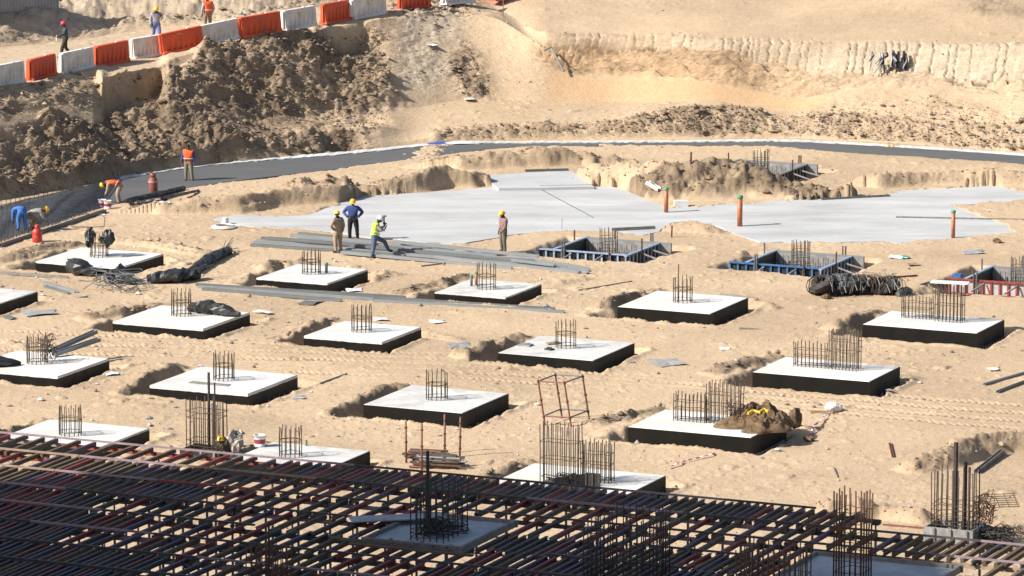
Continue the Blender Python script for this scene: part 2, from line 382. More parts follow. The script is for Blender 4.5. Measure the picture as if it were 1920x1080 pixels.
def terrain_fields(K, Y):
    X = K*Y; shp = X.shape
    z = np.zeros(shp); ks = K[0]; q = np.zeros(shp)
    toeY = np.zeros(shp[1])
    for j, k in enumerate(ks):
        ys = []; zs = []; last = -1
        for ln in LINES:
            yy = np.interp(k, ln[:, 0], ln[:, 1]); zz = np.interp(k, ln[:, 0], ln[:, 2])
            if yy < last+.12: yy = last+.12
            ys.append(yy); zs.append(zz); last = yy
        toeY[j] = ys[0]
        z[:, j] = np.interp(Y[:, j], ys, zs); q[:, j] = np.interp(Y[:, j], ys, np.arange(NL))
    z0_ = z.copy(); back = Y-toeY[None, :]                                 # metres behind the foot of the slopes
    wx = fbm(X*.22, Y*.22, 5, 3); w2 = fbm(X*.7, Y*.7, 6, 3)
    px = 960 + K*FPX/1.014
    rough = np.zeros(shp); dark = np.zeros(shp); orange = np.zeros(shp); pale = np.zeros(shp)
    # spoil bank on the left behind the strip
    leftm = 1-sstep(690, 750, px+wx*50+w2*25)
    top = np.interp(px, [-200, 180, 215, 300, 330, 430, 2000], [3.2, 3.0, 3.4, 3.5, 4.4, 4.95, 4.95])
    spoil = leftm*sstep(-.25, .4, back)*(1-sstep(-.25, .2, q-top+wx*.5+w2*.35))
    cutf = (1-sstep(560, 640, px))*sstep(0, .3, back)*(1-sstep(.8, 1.1, q))           # the clean cut at the foot
    rough = np.maximum(rough, spoil*1.2)*(1-.75*cutf); dark = np.maximum(dark, spoil*(.86+.4*fbm(X*.35, Y*.35, 41, 3)))
    shoulder = np.exp(-((px+40)/70)**2)*sstep(1.6, 2.3, q); dark *= (1-.85*shoulder); rough *= (1-.6*shoulder)
    bench = (1-sstep(318, 345, px))*sstep(3.0, 3.6, q)*(1-sstep(4.85, 5.05, q+w2*.2)); rough = np.maximum(rough, bench*.55); dark = np.maximum(dark, bench*(.42+.5*w2))  # shade of the recess and bench face put into the soil colour
    # low banks along the right of the strip
    rb = sstep(800, 830, px)*sstep(.0, .3, back)*(1-sstep(1.3, 2.0, q+w2*.4))
    rough = np.maximum(rough, rb*.7); dark = np.maximum(dark, rb*.42)
    mb = np.exp(-((px-1335)/110)**4)*sstep(0, .4, back)*(1-sstep(1.6, 2.4, q+w2*.4))
    rough = np.maximum(rough, mb*.9); dark = np.maximum(dark, mb*.66)
    rr = sstep(1480, 1540, px)*sstep(.2, 1, back)*(1-sstep(2.6, 3.8, q+w2*.8))
    rough = np.maximum(rough, rr*.26); dark = np.maximum(dark, rr*(.12+.5*fbm(X*.3, Y*.5, 61, 3)))
    # orange sand apron and ragged dug wall on the right
    ap = sstep(1005, 1050, px)*(1-sstep(1490, 1570, px+wx*30))*sstep(2.75, 3.2, q)*(1-sstep(3.85, 4.1, q+w2*.25))
    orange = np.maximum(orange, ap)
    wall = sstep(990, 1030, px)*sstep(3.9, 4.1, q+w2*.15)*(1-sstep(5.95, 6.1, q))
    # mounds behind the road, cone of clean sand with rubble on its flank
    mound = leftm*sstep(5.95, 6.3, q)*(1-sstep(7.2, 7.8, q))
    rough = np.maximum(rough, mound*.65*(.5+vnoise(X*.25, Y*.25, 43))); dark = np.maximum(dark, mound*(.12+.5*fbm(X*.4, Y*.4, 44, 3))); pale = np.maximum(pale, mound*.7)
    road = leftm*sstep(5.0, 5.15, q)*(1-sstep(5.85, 6.05, q)); pale = np.maximum(pale, road*.45)
    rub = np.exp(-((px-878+(q-3.5)*30)/30)**2)*sstep(2.9, 3.15, q)*(1-sstep(3.9, 4.2, q+w2*.3))
    rough = np.maximum(rough, rub*1.1); dark = np.maximum(dark, rub*(.65+.7*fbm(X*.8, Y*.8, 71, 3)))
    wst = sstep(720, 760, px+w2*30)*(1-sstep(820, 880, px+w2*30))*sstep(3.0, 3.6, q); pale = np.maximum(pale, wst*.8); rough = np.maximum(rough, wst*.3)
    tr = np.exp(-((px-810)/75)**2)*sstep(4.8, 5.1, q)*(1-sstep(6, 6.5, q)); rough = np.maximum(rough, tr*1.0); dark = np.maximum(dark, tr*.4)
    ur = sstep(1780, 1840, px+w2*20)*sstep(6.45, 6.55, q); dark = np.maximum(dark, ur*.4); rough = np.maximum(rough, ur*.4)
    foot = leftm*sstep(380, 430, px)*sstep(1.9, 2.15, q)*(1-sstep(2.9, 3.2, q+w2*.3)); rough *= (1-.6*foot); dark *= (1-.65*foot*sstep(520, 640, px))
    # ---- ridges
    for pts, wf, wb, rg, dk in RIDGES:
        W_ = [P(a, b, c) for a, b, c in pts]
        m = (X > min(p.x for p in W_)-4) & (X < max(p.x for p in W_)+4) & (Y > min(p.y for p in W_)-5) & (Y < max(p.y for p in W_)+5)
        if not m.any(): continue
        xs = X[m]+.30*fbm(X[m]*.45, Y[m]*.45, 90, 2); ys = Y[m]+.42*fbm(X[m]*.42+7, Y[m]*.42, 91, 2)
        d, h, sd = polyline_dist(xs, ys, W_)
        w = np.where(sd < 0, wf, wb)
        s = 1-sstep(0, 1, d/w*.999); s = np.clip(s+.16*np.sin(s*6.28)*(vnoise(xs*.7, ys*.2, 93)-.35)*2, 0, 1)
        cur = z[m]; base = cur
        z[m] = np.maximum(cur, base*(1-s)+h*s)
        hs = float(np.clip(np.mean([p.z for p in W_])/.85, .3, 1))
        rough[m] = np.maximum(rough[m], rg*hs*sstep(0.0, .5, s)); dark[m] = np.maximum(dark[m], dk*sstep(.02, .45, s))
    # ---- gentle unevenness everywhere
    flat = 1-sstep(-.5, .5, back)
    z += .10*fbm(X*.16, Y*.16, 3, 3)*np.where(flat > .5, .8, 1.6)
    sl = inpoly(X+.35*fbm(X*1.3, Y*1.2, 33, 4, .65), Y+.9*fbm(X*.9, Y*.9, 34, 4, .65), [(p.x, p.y) for p in SLABW])
    st = inpoly(X, Y+.5*fbm(X*1.2, Y*1.2, 36, 4, .65), [(p.x, p.y) for p in STRIP])
    spill = np.exp(-((px-808)/42)**2)+np.exp(-((px-1180)/120)**2)*.55-.75+.9*fbm(X*.9, Y*1.5, 37, 4, .65) > 0
    z = np.where(st & spill, np.maximum(z, .012+.02*vnoise(X*3, Y*3, 38)), z); st = st & ~spill
    us = inpoly(X, Y, [(p.x, p.y) for p in UPSLAB])
    # trodden sand: footprints, ruts
    trod = fbm(X*3.1, Y*2.6, 8, 4, .72)*.017*(.35+1.1*vnoise(X*.15, Y*.1, 15)) + fbm(X*.5, Y*.4, 12, 3)*.026
    z += trod*(flat*1.0+.55*(1-flat))
    # wheel tracks crossing the site
    al = X*ea.x+Y*ea.y; ac = X*eb.x+Y*eb.y
    for (x0, y0, x1, y1, wd, off) in ((0,640,1000,668,.28,0),(0,656,1000,690,.28,0),(560,672,1200,706,.3,1),(1330,726,1920,775,.3,2),(1330,752,1920,806,.3,2),(560,697,1150,724,.26,0),(1100,700,1500,745,.28,2),(0,622,560,640,.24,1),(300,650,1000,682,.28,1),(700,690,1300,722,.28,2),(1350,740,1920,790,.3,1),(1350,714,1920,760,.26,1)):
        p_, q_ = P(x0, y0), P(x1, y1)
        d, h, sd = polyline_dist(X+.1*wx, Y+.35*wx, [p_, q_])
        m = d < wd*1.8
        e = np.exp(-(d/wd)**4)
        cs = np.sin(2*math.pi*(X*1.0+np.abs(sd)*.8+.10*fbm(X*.6, Y*.6, 18, 2))/.25+off)
        z += np.where(m, e*(-.030+.036*cs)*np.clip(1.9*vnoise(X*.25, Y*.25, 19)-.15, .2, 1.4)+.022*np.exp(-((d-wd*1.25)/.1)**2), 0)
    # ---- roughness: clods
    YS = Y+1.25*z; c1 = fbm(X*.34, YS*.30, 21, 4, .55); c4 = vnoise(X*7, YS*6, 30)
    k1, v1 = cells(X*.85+.4*w2, YS*.75+.3*w2, 27); k2, v2 = cells(X*2.3+.5*w2, YS*1.9, 28); k3, v3 = cells(X*5.2, YS*4.6, 29)
    rid = 1-np.abs(fbm(X*.9+.5*w2, YS*.75, 26, 4, .6))*2.2
    z += rough*(c1*.50+(rid-.6)*.20+(k1-.25)*.20+(k2-.25)*.15+(k3-.25)*.085+(c4-.5)*.06)
    z += spoil*fbm(X*.17, Y*.2, 55, 3)*1.0
    dark = np.clip(dark*(1+.45*(v2-.5)+.35*(v1-.5)), 0, 1)
    # dry crust and stray lumps over the open sand
    z += (1-np.clip(rough, 0, 1))*((k3*(v3 > .90))*.030+(k2*(v2 > .972))*.06)*(.3+1.4*vnoise(X*.2, Y*.15, 16))*(1-orange)
    # dug wall: bucket-tooth flutes and ledges
    xf = X+.5*fbm(X*.5, Y*0+2, 77, 3)-.20*(z0_-3)+.10*fbm(X*2, YS*1.5, 76, 2); ci = np.floor(xf/.43); fx = np.abs((xf/.43) % 1.0-.5)*2
    fh = _h(ci, ci*0, 78); lowr = sstep(1250, 1700, px)
    top_ = 5.30-.75*lowr+.28*wx+.22*w2+(fh-.5)*.30
    tw = wall*sstep(top_, top_+.10, q)
    groove = tw*(1-sstep(.0, .34, fx))*np.clip(fh*1.4, .1, 1)           # marks of the bucket teeth
    z -= groove*.20
    led = (q*3.1+wx*.9+w2*.22) % 1.0; ln2 = (q*7.3+wx*1.6+w2*.3+3) % 1.0
    z += wall*((led-.5)*.20+(ln2-.5)*.06)*(1-.75*tw)*(.3+vnoise(X*.4, YS*.5, 86))
    z += wall*(fbm(X*.5, YS*.7, 81, 5, .6)*.42+(k3-.25)*.035+fbm(X*2.2, YS*3.4, 85, 4, .6)*.10)*(1-.55*tw)
    tw2 = wall*(1-tw)*sstep(4.55, 4.65, q)*(1-sstep(5.05, 5.15, q))*sstep(.55, .7, vnoise(X*.12, Y*0, 92))
    z -= tw2*(1-sstep(.0, .4, fx))*.16
    crack = wall*(np.exp(-((q-top_+.03)/.075)**2)*1.3+(led > .88)*(1-tw)*.8)*sstep(.42, .6, vnoise(X*.45, YS*.1, 88))
    z -= crack*.16; dark = np.maximum(dark, np.clip(crack, 0, 1)*.85)  # ledge cracks cut in, their shade painted as darker soil
    dark = np.maximum(dark, wall*np.clip(.06+.5*fbm(X*.30, YS*.9, 83, 4), 0, .5)*(1-.5*tw))
    mid = wall*(1-tw)*(1-lowr); dark = np.maximum(dark, mid*(.34+.3*fbm(X*.25, YS*.8, 94, 3))); orange = np.maximum(orange, mid*.9)
    pale = np.maximum(pale, tw*.5+wall*lowr*.35)
    # ---- pits round the pads
    def rect(c, wa, wb):
        u = (X-c.x)*ea.x+(Y-c.y)*ea.y; v = (X-c.x)*eb.x+(Y-c.y)*eb.y
        return u, v, wa/2, wb/2
    for k, (c, wa, wb, zt) in PAD.items():
        m = (np.abs(X-c.x) < 6) & (np.abs(Y-c.y) < 6)
        if not m.any(): continue
        u, v, ha, hb = [t[m] if hasattr(t, 'shape') else t for t in rect(c, wa, wb)]
        n = .22*fbm(X[m]*.8, Y[m]*.8, hash(k) % 7+100, 3)*1.5
        dl = -u-ha; dr = u-ha; df = -v-hb; db = v-hb
        wl, wr, wf, wbk = .95, .40, .22, .55                # working space on each side
        e = np.maximum(np.maximum(dl/wl, dr/wr), np.maximum(df/wf, db/wbk))+n*1.1
        dep = np.where((dl > 0) & (dl >= df*.5), .52, np.where(dr > 0, .30, np.where(db > 0, .4, .10)))
        s = 1-sstep(.55, 1.15, e)
        z[m] = z[m]*(1-s)+(-dep)*s
        ins = (u > -ha+.12) & (u < ha-.12) & (v > -hb+.12) & (v < hb-.12)
        zz = z[m]; zz[ins] = -.7; z[m] = zz
        rim = np.exp(-((e-1.3)/.35)**2)
        z[m] += rim*.05*(1+fbm(X[m]*2, Y[m]*2, 14, 2)*2)
        rough[m] = np.maximum(rough[m], s*.3)
    for k, (c, wa, wb, zt) in PIT.items():
        m = (np.abs(X-c.x) < 7) & (np.abs(Y-c.y) < 7)
        if not m.any(): continue
        u, v, ha, hb = [t[m] if hasattr(t, 'shape') else t for t in rect(c, wa, wb)]
        n = .3*fbm(X[m]*.9, Y[m]*.9, hash(k) % 5+120, 3)*1.5
        wf_ = 2.4 if k == 'G3' else .8
        e = np.maximum(np.maximum((-u-ha)/1.0, (u-ha)/1.1), np.maximum((-v-hb)/wf_, (v-hb)/.5))+n
        s = 1-sstep(.5, 1.25, e)
        z[m] = z[m]*(1-s)+(-.62)*s
    # cut levels under the slabs and the strip
    z = np.where(sl, np.minimum(z, -.06), z); z = np.where(us, np.minimum(z, .0), z); z = np.where(st, np.minimum(z, -.08), z)
    return z, np.clip(rough, 0, 1.6), np.clip(dark, 0, 1), np.clip(orange, 0, 1), np.clip(pale, 0, 1)

kc = np.linspace(-.114, .114, 860)
kout = np.array([.118, .124, .134, .15, .18, .24, .35, .6, 1.2])
kk = np.concatenate([-kout[::-1], kc, kout])
def rows_of(k):
    """distances of the grid rows in one column: even on the flat, even along the slope on the banks"""
    ys = [np.interp(k, ln[:, 0], ln[:, 1]) for ln in LINES]; zs = [np.interp(k, ln[:, 0], ln[:, 2]) for ln in LINES]
    ys = np.maximum.accumulate(np.array(ys)+np.arange(NL)*.02)
    t0 = ys[0]-.4; near = 132+(t0-132)*(np.linspace(0, 1, 980)[:-1])**.92
    yb = np.concatenate([[t0], ys[:7], [ys[6]+1.0]]); zb = np.concatenate([[0], zs[:7], [zs[6]+.05]])
    arc = np.concatenate([[0], np.cumsum(np.hypot(np.diff(yb), np.diff(zb)*1.25))])
    slope = np.interp(np.linspace(0, arc[-1], 520), arc, yb)
    far = np.linspace(slope[-1], max(276, slope[-1]+8), 90)[1:]
    return np.concatenate([[20, 50, 80, 100, 115, 125, 130], near, slope, far, far[-1]+np.array([4, 15, 40, 90, 180, 430, 1000, 2500, 5000])])
KG, _ = np.meshgrid(kk, np.arange(len(rows_of(0.0))), indexing='xy')
YG = np.stack([rows_of(k) for k in kk], 1)
TZ, TR, TD, TO, TP = terrain_fields(KG, YG)
def _col(j, y):
    c = YG[:, j]; i = int(np.clip(np.searchsorted(c, y)-1, 0, len(c)-2)); a = (y-c[i])/(c[i+1]-c[i])
    return TZ[i, j]+(TZ[i+1, j]-TZ[i, j])*a
def gz(x, y):
    """height of the ground at (x, y)"""
    k = x/y; j = int(np.clip(np.searchsorted(kk, k)-1, 0, len(kk)-2)); b = (k-kk[j])/(kk[j+1]-kk[j])
    return float(lerp(_col(j, y), _col(j+1, y), b))
def G(px, py, dz=0.0, z0=0.0):
    """the first spot of ground the photograph shows at (px, py)"""
    d = P(px, py, 0.0)-Vector((0, 0, CAMH)); d /= d.y
    y = P(px, py, 1.6).y if py > 300 else 205.0
    st = .35
    while y < 330 and CAMH+d.z*y > gz(d.x*y, y): y += st
    lo, hi = y-st, y
    for _ in range(12):
        m = (lo+hi)/2
        if CAMH+d.z*m > gz(d.x*m, m): lo = m
        else: hi = m
    return Vector((d.x*hi, hi, gz(d.x*hi, hi)+dz))

def build_terrain():
    nr, nc = KG.shape
    co = np.empty((nr*nc, 3), np.float32); co[:, 0] = (KG*YG).ravel(); co[:, 1] = YG.ravel(); co[:, 2] = TZ.ravel()
    idx = np.arange(nr*nc, dtype=np.int32).reshape(nr, nc)
    q = np.stack([idx[:-1, :-1], idx[:-1, 1:], idx[1:, 1:], idx[1:, :-1]], -1).reshape(-1, 4)
    me = bpy.data.meshes.new('ground'); nf = len(q)
    me.vertices.add(nr*nc); me.vertices.foreach_set('co', co.ravel())
    me.loops.add(nf*4); me.loops.foreach_set('vertex_index', q.ravel())
    me.polygons.add(nf); me.polygons.foreach_set('loop_start', np.arange(0, nf*4, 4, dtype=np.int32))
    me.polygons.foreach_set('loop_total', np.full(nf, 4, np.int32))
    me.polygons.foreach_set('use_smooth', np.ones(nf, bool))
    me.update(calc_edges=True); me.validate()
    at = me.attributes.new('soil', 'FLOAT_COLOR', 'POINT')
    c = np.stack([TD.ravel(), TO.ravel(), TP.ravel(), np.ones(nr*nc)], -1).astype(np.float32)
    at.data.foreach_set('color', c.ravel())
    m = bpy.data.materials.new('sandy_soil'); m.use_nodes = True; N = m.node_tree.nodes; L = m.node_tree.links
    b = N['Principled BSDF']; b.inputs['Roughness'].default_value = .95; b.inputs['Specular IOR Level'].default_value = .15
    A = N.new('ShaderNodeAttribute'); A.attribute_name = 'soil'; sp = N.new('ShaderNodeSeparateColor'); L.new(A.outputs['Color'], sp.inputs[0])
    tc = N.new('ShaderNodeTexCoord')
    def noise(s, d=6, r=.6):
        n = N.new('ShaderNodeTexNoise'); n.inputs['Scale'].default_value = s; n.inputs['Detail'].default_value = d; n.inputs['Roughness'].default_value = r
        L.new(tc.outputs['Object'], n.inputs['Vector']); return n
    def ramp(src, p0, c0, p1, c1):
        r = N.new('ShaderNodeValToRGB'); r.color_ramp.elements[0].position = p0; r.color_ramp.elements[1].position = p1
        r.color_ramp.elements[0].color = (*c0, 1); r.color_ramp.elements[1].color = (*c1, 1); L.new(src, r.inputs[0]); return r.outputs[0]
    def mix(f, a, b_, t='MIX'):
        x = N.new('ShaderNodeMix'); x.data_type = 'RGBA'; x.blend_type = t
        if isinstance(f, float): x.inputs[0].default_value = f
        else: L.new(f, x.inputs[0])
        L.new(a, x.inputs[6]); L.new(b_, x.inputs[7]); return x.outputs[2]
    n1, n2, n3 = noise(.25, 8), noise(2.2, 6), noise(9, 5, .7)
    sand = ramp(n1.outputs[0], .35, (.475, .350, .225), .65, (.57, .43, .285))
    sand = mix(.45, sand, ramp(n2.outputs[0], .32, (.40, .29, .19), .6, (.60, .46, .31)))
    pale = ramp(n2.outputs[0], .3, (.40, .33, .245), .7, (.56, .465, .35))
    org = ramp(n2.outputs[0], .3, (.53, .355, .205), .7, (.57, .39, .23))
    drk = ramp(n2.outputs[0], .34, (.135, .098, .067), .66, (.28, .208, .145))
    drk = mix(.5, drk, ramp(n1.outputs[0], .4, (.15, .11, .073), .62, (.28, .205, .138)))
    n4 = noise(.09, 5); sand = mix(.5, sand, ramp(n4.outputs[0], .40, (.40, .295, .195), .56, (.56, .42, .28)))
    col = mix(sp.outputs[2], sand, pale); col = mix(sp.outputs[1], col, org)
    # break the edge between spoil and sand
    ad = N.new('ShaderNodeMath'); ad.operation = 'MULTIPLY_ADD'; L.new(n3.outputs[0], ad.inputs[0]); ad.inputs[1].default_value = .7; ad.inputs[2].default_value = -.35
    a2 = N.new('ShaderNodeMath'); a2.operation = 'ADD'; a2.use_clamp = True; L.new(sp.outputs[0], a2.inputs[0])
    mm = N.new('ShaderNodeMath'); mm.operation = 'MULTIPLY'; L.new(ad.outputs[0], mm.inputs[0]); L.new(sp.outputs[0], mm.inputs[1]); L.new(mm.outputs[0], a2.inputs[1])
    col = mix(a2.outputs[0], col, drk)
    gr = ramp(n3.outputs[0], .36, (.72, .70, .68), .56, (1, 1, 1)); col = mix(.7, col, gr, 'MULTIPLY')
    L.new(col, b.inputs['Base Color'])
    bp = N.new('ShaderNodeBump'); bp.inputs['Strength'].default_value = .55; bp.inputs['Distance'].default_value = .06
    L.new(n3.outputs[0], bp.inputs['Height']); L.new(bp.outputs[0], b.inputs['Normal'])
    me.materials.append(m)
    o = bpy.data.objects.new('ground', me); COL.objects.link(o); o['kind'] = 'structure'
    return m
M_soil = build_terrain()

# lean-concrete slab, upper slab, membrane strip and its white edge
def sheet(name, poly, z0, z1, m, kind='structure'):
    b = MB(); bm = bmesh.new()
    lo = [bm.verts.new((p[0], p[1], z0)) for p in poly]; hi_ = [bm.verts.new((p[0], p[1], z1)) for p in poly]
    n = len(poly)
    for i in range(n): j = (i+1) % n; bm.faces.new((lo[i], lo[j], hi_[j], hi_[i]))
    f = bm.faces.new(hi_); bmesh.ops.triangulate(bm, faces=[f])
    bmesh.ops.recalc_face_normals(bm, faces=bm.faces)
    me = bpy.data.meshes.new(name); bm.to_mesh(me); bm.free(); me.materials.append(m)
    o = bpy.data.objects.new(name, me); COL.objects.link(o)
    if kind: o['kind'] = kind
    return o
def jag(poly, seed, amp=.09, step=.5):
    rg = random.Random(seed); out = []
    for a, b in zip(poly, poly[1:]+poly[:1]):
        n = max(1, int((b-a).length/step))
        for i in range(n):
            p = a.lerp(b, i/n); k = 0 if i == 0 else 1
            out.append(p+Vector((rg.uniform(-amp, amp)*k, rg.uniform(-amp, amp)*1.6*k, 0)))
    return out
sheet('blinding_slab', jag(SLABW, 3), -.3, .0, M_screed)
sheet('raised_slab', UPSLAB, -.2, .12, mat('smooth_screed', (.45, .455, .46), .8, .14, .5))
joint = P(1010,353,.004), P(1113,408,.004)
b_ = MB(); b_.beam(joint[0], joint[1], .05, .008); b_.build('slab_joint', M_galv_d)['kind'] = 'structure'
M_memb = mat('grey_membrane', (.072, .076, .083), .8, .3, .5, c2=(.112, .110, .106), detail=8.0, stretch=(.4, 1.0, 1.0))
M_memb_d = M_memb
def strip_between(name, x0, x1, m, z1):
    """a sheet between the strip's back and front edges, quad by quad"""
    xs = np.linspace(x0, x1, 60); b = MB(); n = len(xs); vs = []
    for x in xs: vs.append(P(x, np.interp(x, [q[0] for q in MEMB_F], [q[1] for q in MEMB_F]), z1))
    for x in xs: vs.append(P(x, np.interp(x, [q[0] for q in MEMB_B], [q[1] for q in MEMB_B]), z1))
    lo = [Vector((v.x, v.y, -.4)) for v in vs]
    b.add(vs+lo, [(i, i+1, n+i+1, n+i) for i in range(n-1)]+[(i+1, i, 2*n+i, 2*n+i+1) for i in range(n-1)])
    o = b.build(name, m); o['kind'] = 'structure'; return o
strip_between('membrane_road', 330, 2080, M_memb, -.004)
strip_between('dark_membrane', 176, 330, M_memb_d, -.004)
strip_between('raft_base', -255, 176, mat('raft_blinding', (.33, .325, .315), .85, .35, 1.0), -.03)
def edge_kerb():
    xs = np.linspace(225, 2080, 260); rg = random.Random(5); b = MB(); vs = []
    for i, x in enumerate(xs):
        y = np.interp(x, [q[0] for q in MEMB_B], [q[1] for q in MEMB_B]); w = (.22+.20*vnoise(np.array([i*.35]), np.array([1.5]), 4)[0]+.10*rg.random())*(1 if x < 900 else .65)
        p = P(x, y-.4, 0); h = .02+.03*rg.random()
        vs += [p+Vector((0, -w, -.1)), p+Vector((0, -w, h)), p+Vector((0, w, h+.015)), p+Vector((0, w, -.1))]
    n = len(xs); b.add(vs, [(4*i+k, 4*i+4+k, 4*i+5+k, 4*i+1+k) for i in range(n-1) for k in range(3)])
    b.build('concrete_kerb', mat('pale_kerb', (.60, .60, .58), .85, .35, .7))['kind'] = 'structure'
edge_kerb()

# ------------------------------------------------------------------ footing pads with their starter bars
def bar_mesh(h, r=.016, n=5, seed=0):
    b = MB(); rg = random.Random(seed); j = .012
    b.tube([(0, 0, -.12), (rg.uniform(-j, j), rg.uniform(-j, j), h*.5), (rg.uniform(-j, j)*1.6, rg.uniform(-j, j)*1.6, h)], r, n)
    return b
BARS = {}
def bars(h, m, r=.016):
    k = (round(h, 2), m.name, r)
    if k not in BARS: BARS[k] = [bar_mesh(h, r, 5, i).mesh('rebar', m, True) for i in range(4)]
    return BARS[k]
def ring(b, pts, z, r=.010, wob=.012, rg=rnd):
    b.tube([(p[0]+rg.uniform(-wob, wob), p[1]+rg.uniform(-wob, wob), z+rg.uniform(-wob, wob)*1.5) for p in pts], r, 4, closed=True)
def cage(parent, name, pts, h, hoops, m, z0=0.0, r=.016, rg=rnd, hj=.06):
    """hoops as one mesh, every upright bar its own child of it"""
    c = bpy.data.objects.new(name, None); COL.objects.link(c); c.parent = parent
    for z in hoops: b = MB(); ring(b, pts, z0+z, rg=rg); b.build('tie_hoop', m, c)
    ms = bars(h, m, r)
    for i, p in enumerate(pts):
        o = put('rebar', ms[i % 4], c, (p[0], p[1], z0+rg.uniform(-hj, hj)), rg.uniform(0, 6))
    return c
def circle(c, r, n): return [(c[0]+r*math.cos(2*math.pi*i/n+.2), c[1]+r*math.sin(2*math.pi*i/n+.2)) for i in range(n)]
def rectpts(c, w, d, nx, ny):
    o = []
    for i in range(nx): o.append((c[0]-w/2+w*i/(nx-1), c[1]-d/2))
    for i in range(1, ny-1): o.append((c[0]+w/2, c[1]-d/2+d*i/(ny-1)))
    for i in range(nx): o.append((c[0]+w/2-w*i/(nx-1), c[1]+d/2))
    for i in range(1, ny-1): o.append((c[0]-w/2, c[1]+d/2-d*i/(ny-1)))
    return o
def loc_of(c, p):
    d = Vector((p[0]-c[0], p[1]-c[1], 0)); return (d.dot(ea), d.dot(eb))
PADG = 'concrete footing pads with black painted sides'
PADINFO = {  # uncoated rim, cage kind and photo base, height of bars, label
 'F1': (.07, [('round', 186, 481, .95)], 'square pad with black plastic tied round the top of its starter bars'),
 'F2': (.07, [('round', 584, 513, .95)], 'square pad before the long steel pile, single green-capped pipe stub on it'),
 'F3': (.05, [('round', 912, 541, .98)], 'square footing pad with an orange and a dark pipe stub beside its starter bars'),
 'F4': (.0, [('round', 1280, 566, .98)], 'square black-sided pad in open sand, one taller bar in its starter cage'),
 'F5': (.0, [('rect', 1720, 596, 1.15, .38, 9, .85), ('rect', 1781, 602, 1.02, .5, 8, 1.42)], 'long footing pad with a white board lying on top of its tall starter cage'),
 'B1': (.04, [], 'footing pad cut by the left photo edge, showing only its bare right corner'),
 'B2': (.09, [('round', 340, 591, 1.0)], 'square footing pad with a bundle of black plastic lying beside its starter bars'),
 'B3': (.09, [('round', 678, 621, 1.0)], 'square pad with a pale uncoated rim just below the long grey bars'),
 'B4': (.0, [('round', 1061, 651, 1.0)], 'square black-sided pad with a few scraps left of its starter bars'),
 'B5': (.0, [('rect', 1521, 687, 1.22, .38, 9, .88), ('rect', 1584, 692, 1.06, .5, 9, 1.45)], 'long pad with two starter cages and striped tape running down its front'),
 'C1': (.09, [('round', 70, 681, 1.0)], 'pad at the left photo edge with grey sections leaning on its starter bars'),
 'C2': (.10, [('round', 420, 712, 1.0)], 'square pad with a grey board lying flat before its starter bars'),
 'C3': (.0, [('round', 819, 748, 1.0)], 'square footing pad with black sides standing behind the four red posts'),
 'C4': (.0, [('rect', 1296, 789, 1.15, .38, 9, .95), ('rect', 1359, 793, 1.18, .5, 9, 1.42)], 'long footing pad with a heap of brown hessian on its right end'),
 'D1': (.06, [('round', 132, 815, 1.0)], 'white footing pad behind the far left corner of the falsework deck'),
 'D2': (.0, [('round', 545, 855, 1.0)], 'white footing pad with a paint bucket at its left corner'),
 'D3': (.0, [('rect', 1052, 911, 1.25, .55, 9, 2.05), ('rect', 1120, 902, 1.0, .45, 8, 1.3)], 'white pad carrying two dark starter cages behind the deck edge')}
PADOBJ = {}
for key, (c, wa, wb, zt) in PAD.items():
    rim, cages, lab = PADINFO[key]
    t = thing('footing_pad', (c.x, c.y, 0), GA, lab, 'footing', PADG); PADOBJ[key] = t
    bm = bmesh.new(); bmesh.ops.create_cube(bm, size=1.0)
    for v in bm.verts: v.co = Vector((v.co.x*wa, v.co.y*wb, -.62 if v.co.z < 0 else zt))
    bmesh.ops.bevel(bm, geom=[e for e in bm.edges if e.verts[0].co.z > 0 and e.verts[1].co.z > 0], offset=.018, segments=1, affect='EDGES')
    me = bpy.data.meshes.new('concrete_block'); bm.to_mesh(me); bm.free(); me.materials.append((M_conc, M_conc2, M_conc3)[sum(map(ord, key)) % 3])
    put('concrete_block', me, t)
    b = MB(); rg = random.Random(hash(key) % 97 if False else sum(map(ord, key)))
    top = zt-max(rim, .014)
    for (x0, y0, x1, y1) in ((-wa/2, -wb/2, wa/2, -wb/2), (wa/2, -wb/2, wa/2, wb/2), (wa/2, wb/2, -wa/2, wb/2), (-wa/2, wb/2, -wa/2, -wb/2)):
        n = 22; d = Vector((x1-x0, y1-y0, 0)).normalized(); nn = Vector((d.y, -d.x, 0))*.006
        vs = []
        for i in range(n+1):
            p = Vector((lerp(x0, x1, i/n), lerp(y0, y1, i/n), 0))+nn
            p += d*(.006 if i == n else (-.006 if i == 0 else 0))
            vs += [p+Vector((0, 0, -.62)), p+Vector((0, 0, top+(rg.uniform(-.012, .006) if rim else 0)))]
        b.add(vs, [(2*i, 2*i+2, 2*i+3, 2*i+1) for i in range(n)])
    o = b.build('bitumen_coating', M_tar, t); o.data.materials.append(M_tarbrown)
    o.data.polygons.foreach_set('material_index', [1 if 22 <= i < 44 else 0 for i in range(88)])  # the right-hand face is browner and lighter than the other three
    for cg in cages:
        p = P(cg[1], cg[2], zt); l = loc_of(c, p); dark = key == 'D3'
        m = M_rebar_d if dark else M_rebar
        if cg[0] == 'round':
            cage(t, 'starter_cage', circle(l, .375, 14), cg[3], (.12, cg[3]*.52, cg[3]*.56), m, zt)
        else:
            cage(t, 'starter_cage', rectpts(l, cg[3], cg[4], cg[5], 3), cg[6], (.10, cg[6]*.45, cg[6]*.72), m, zt, r=.018)

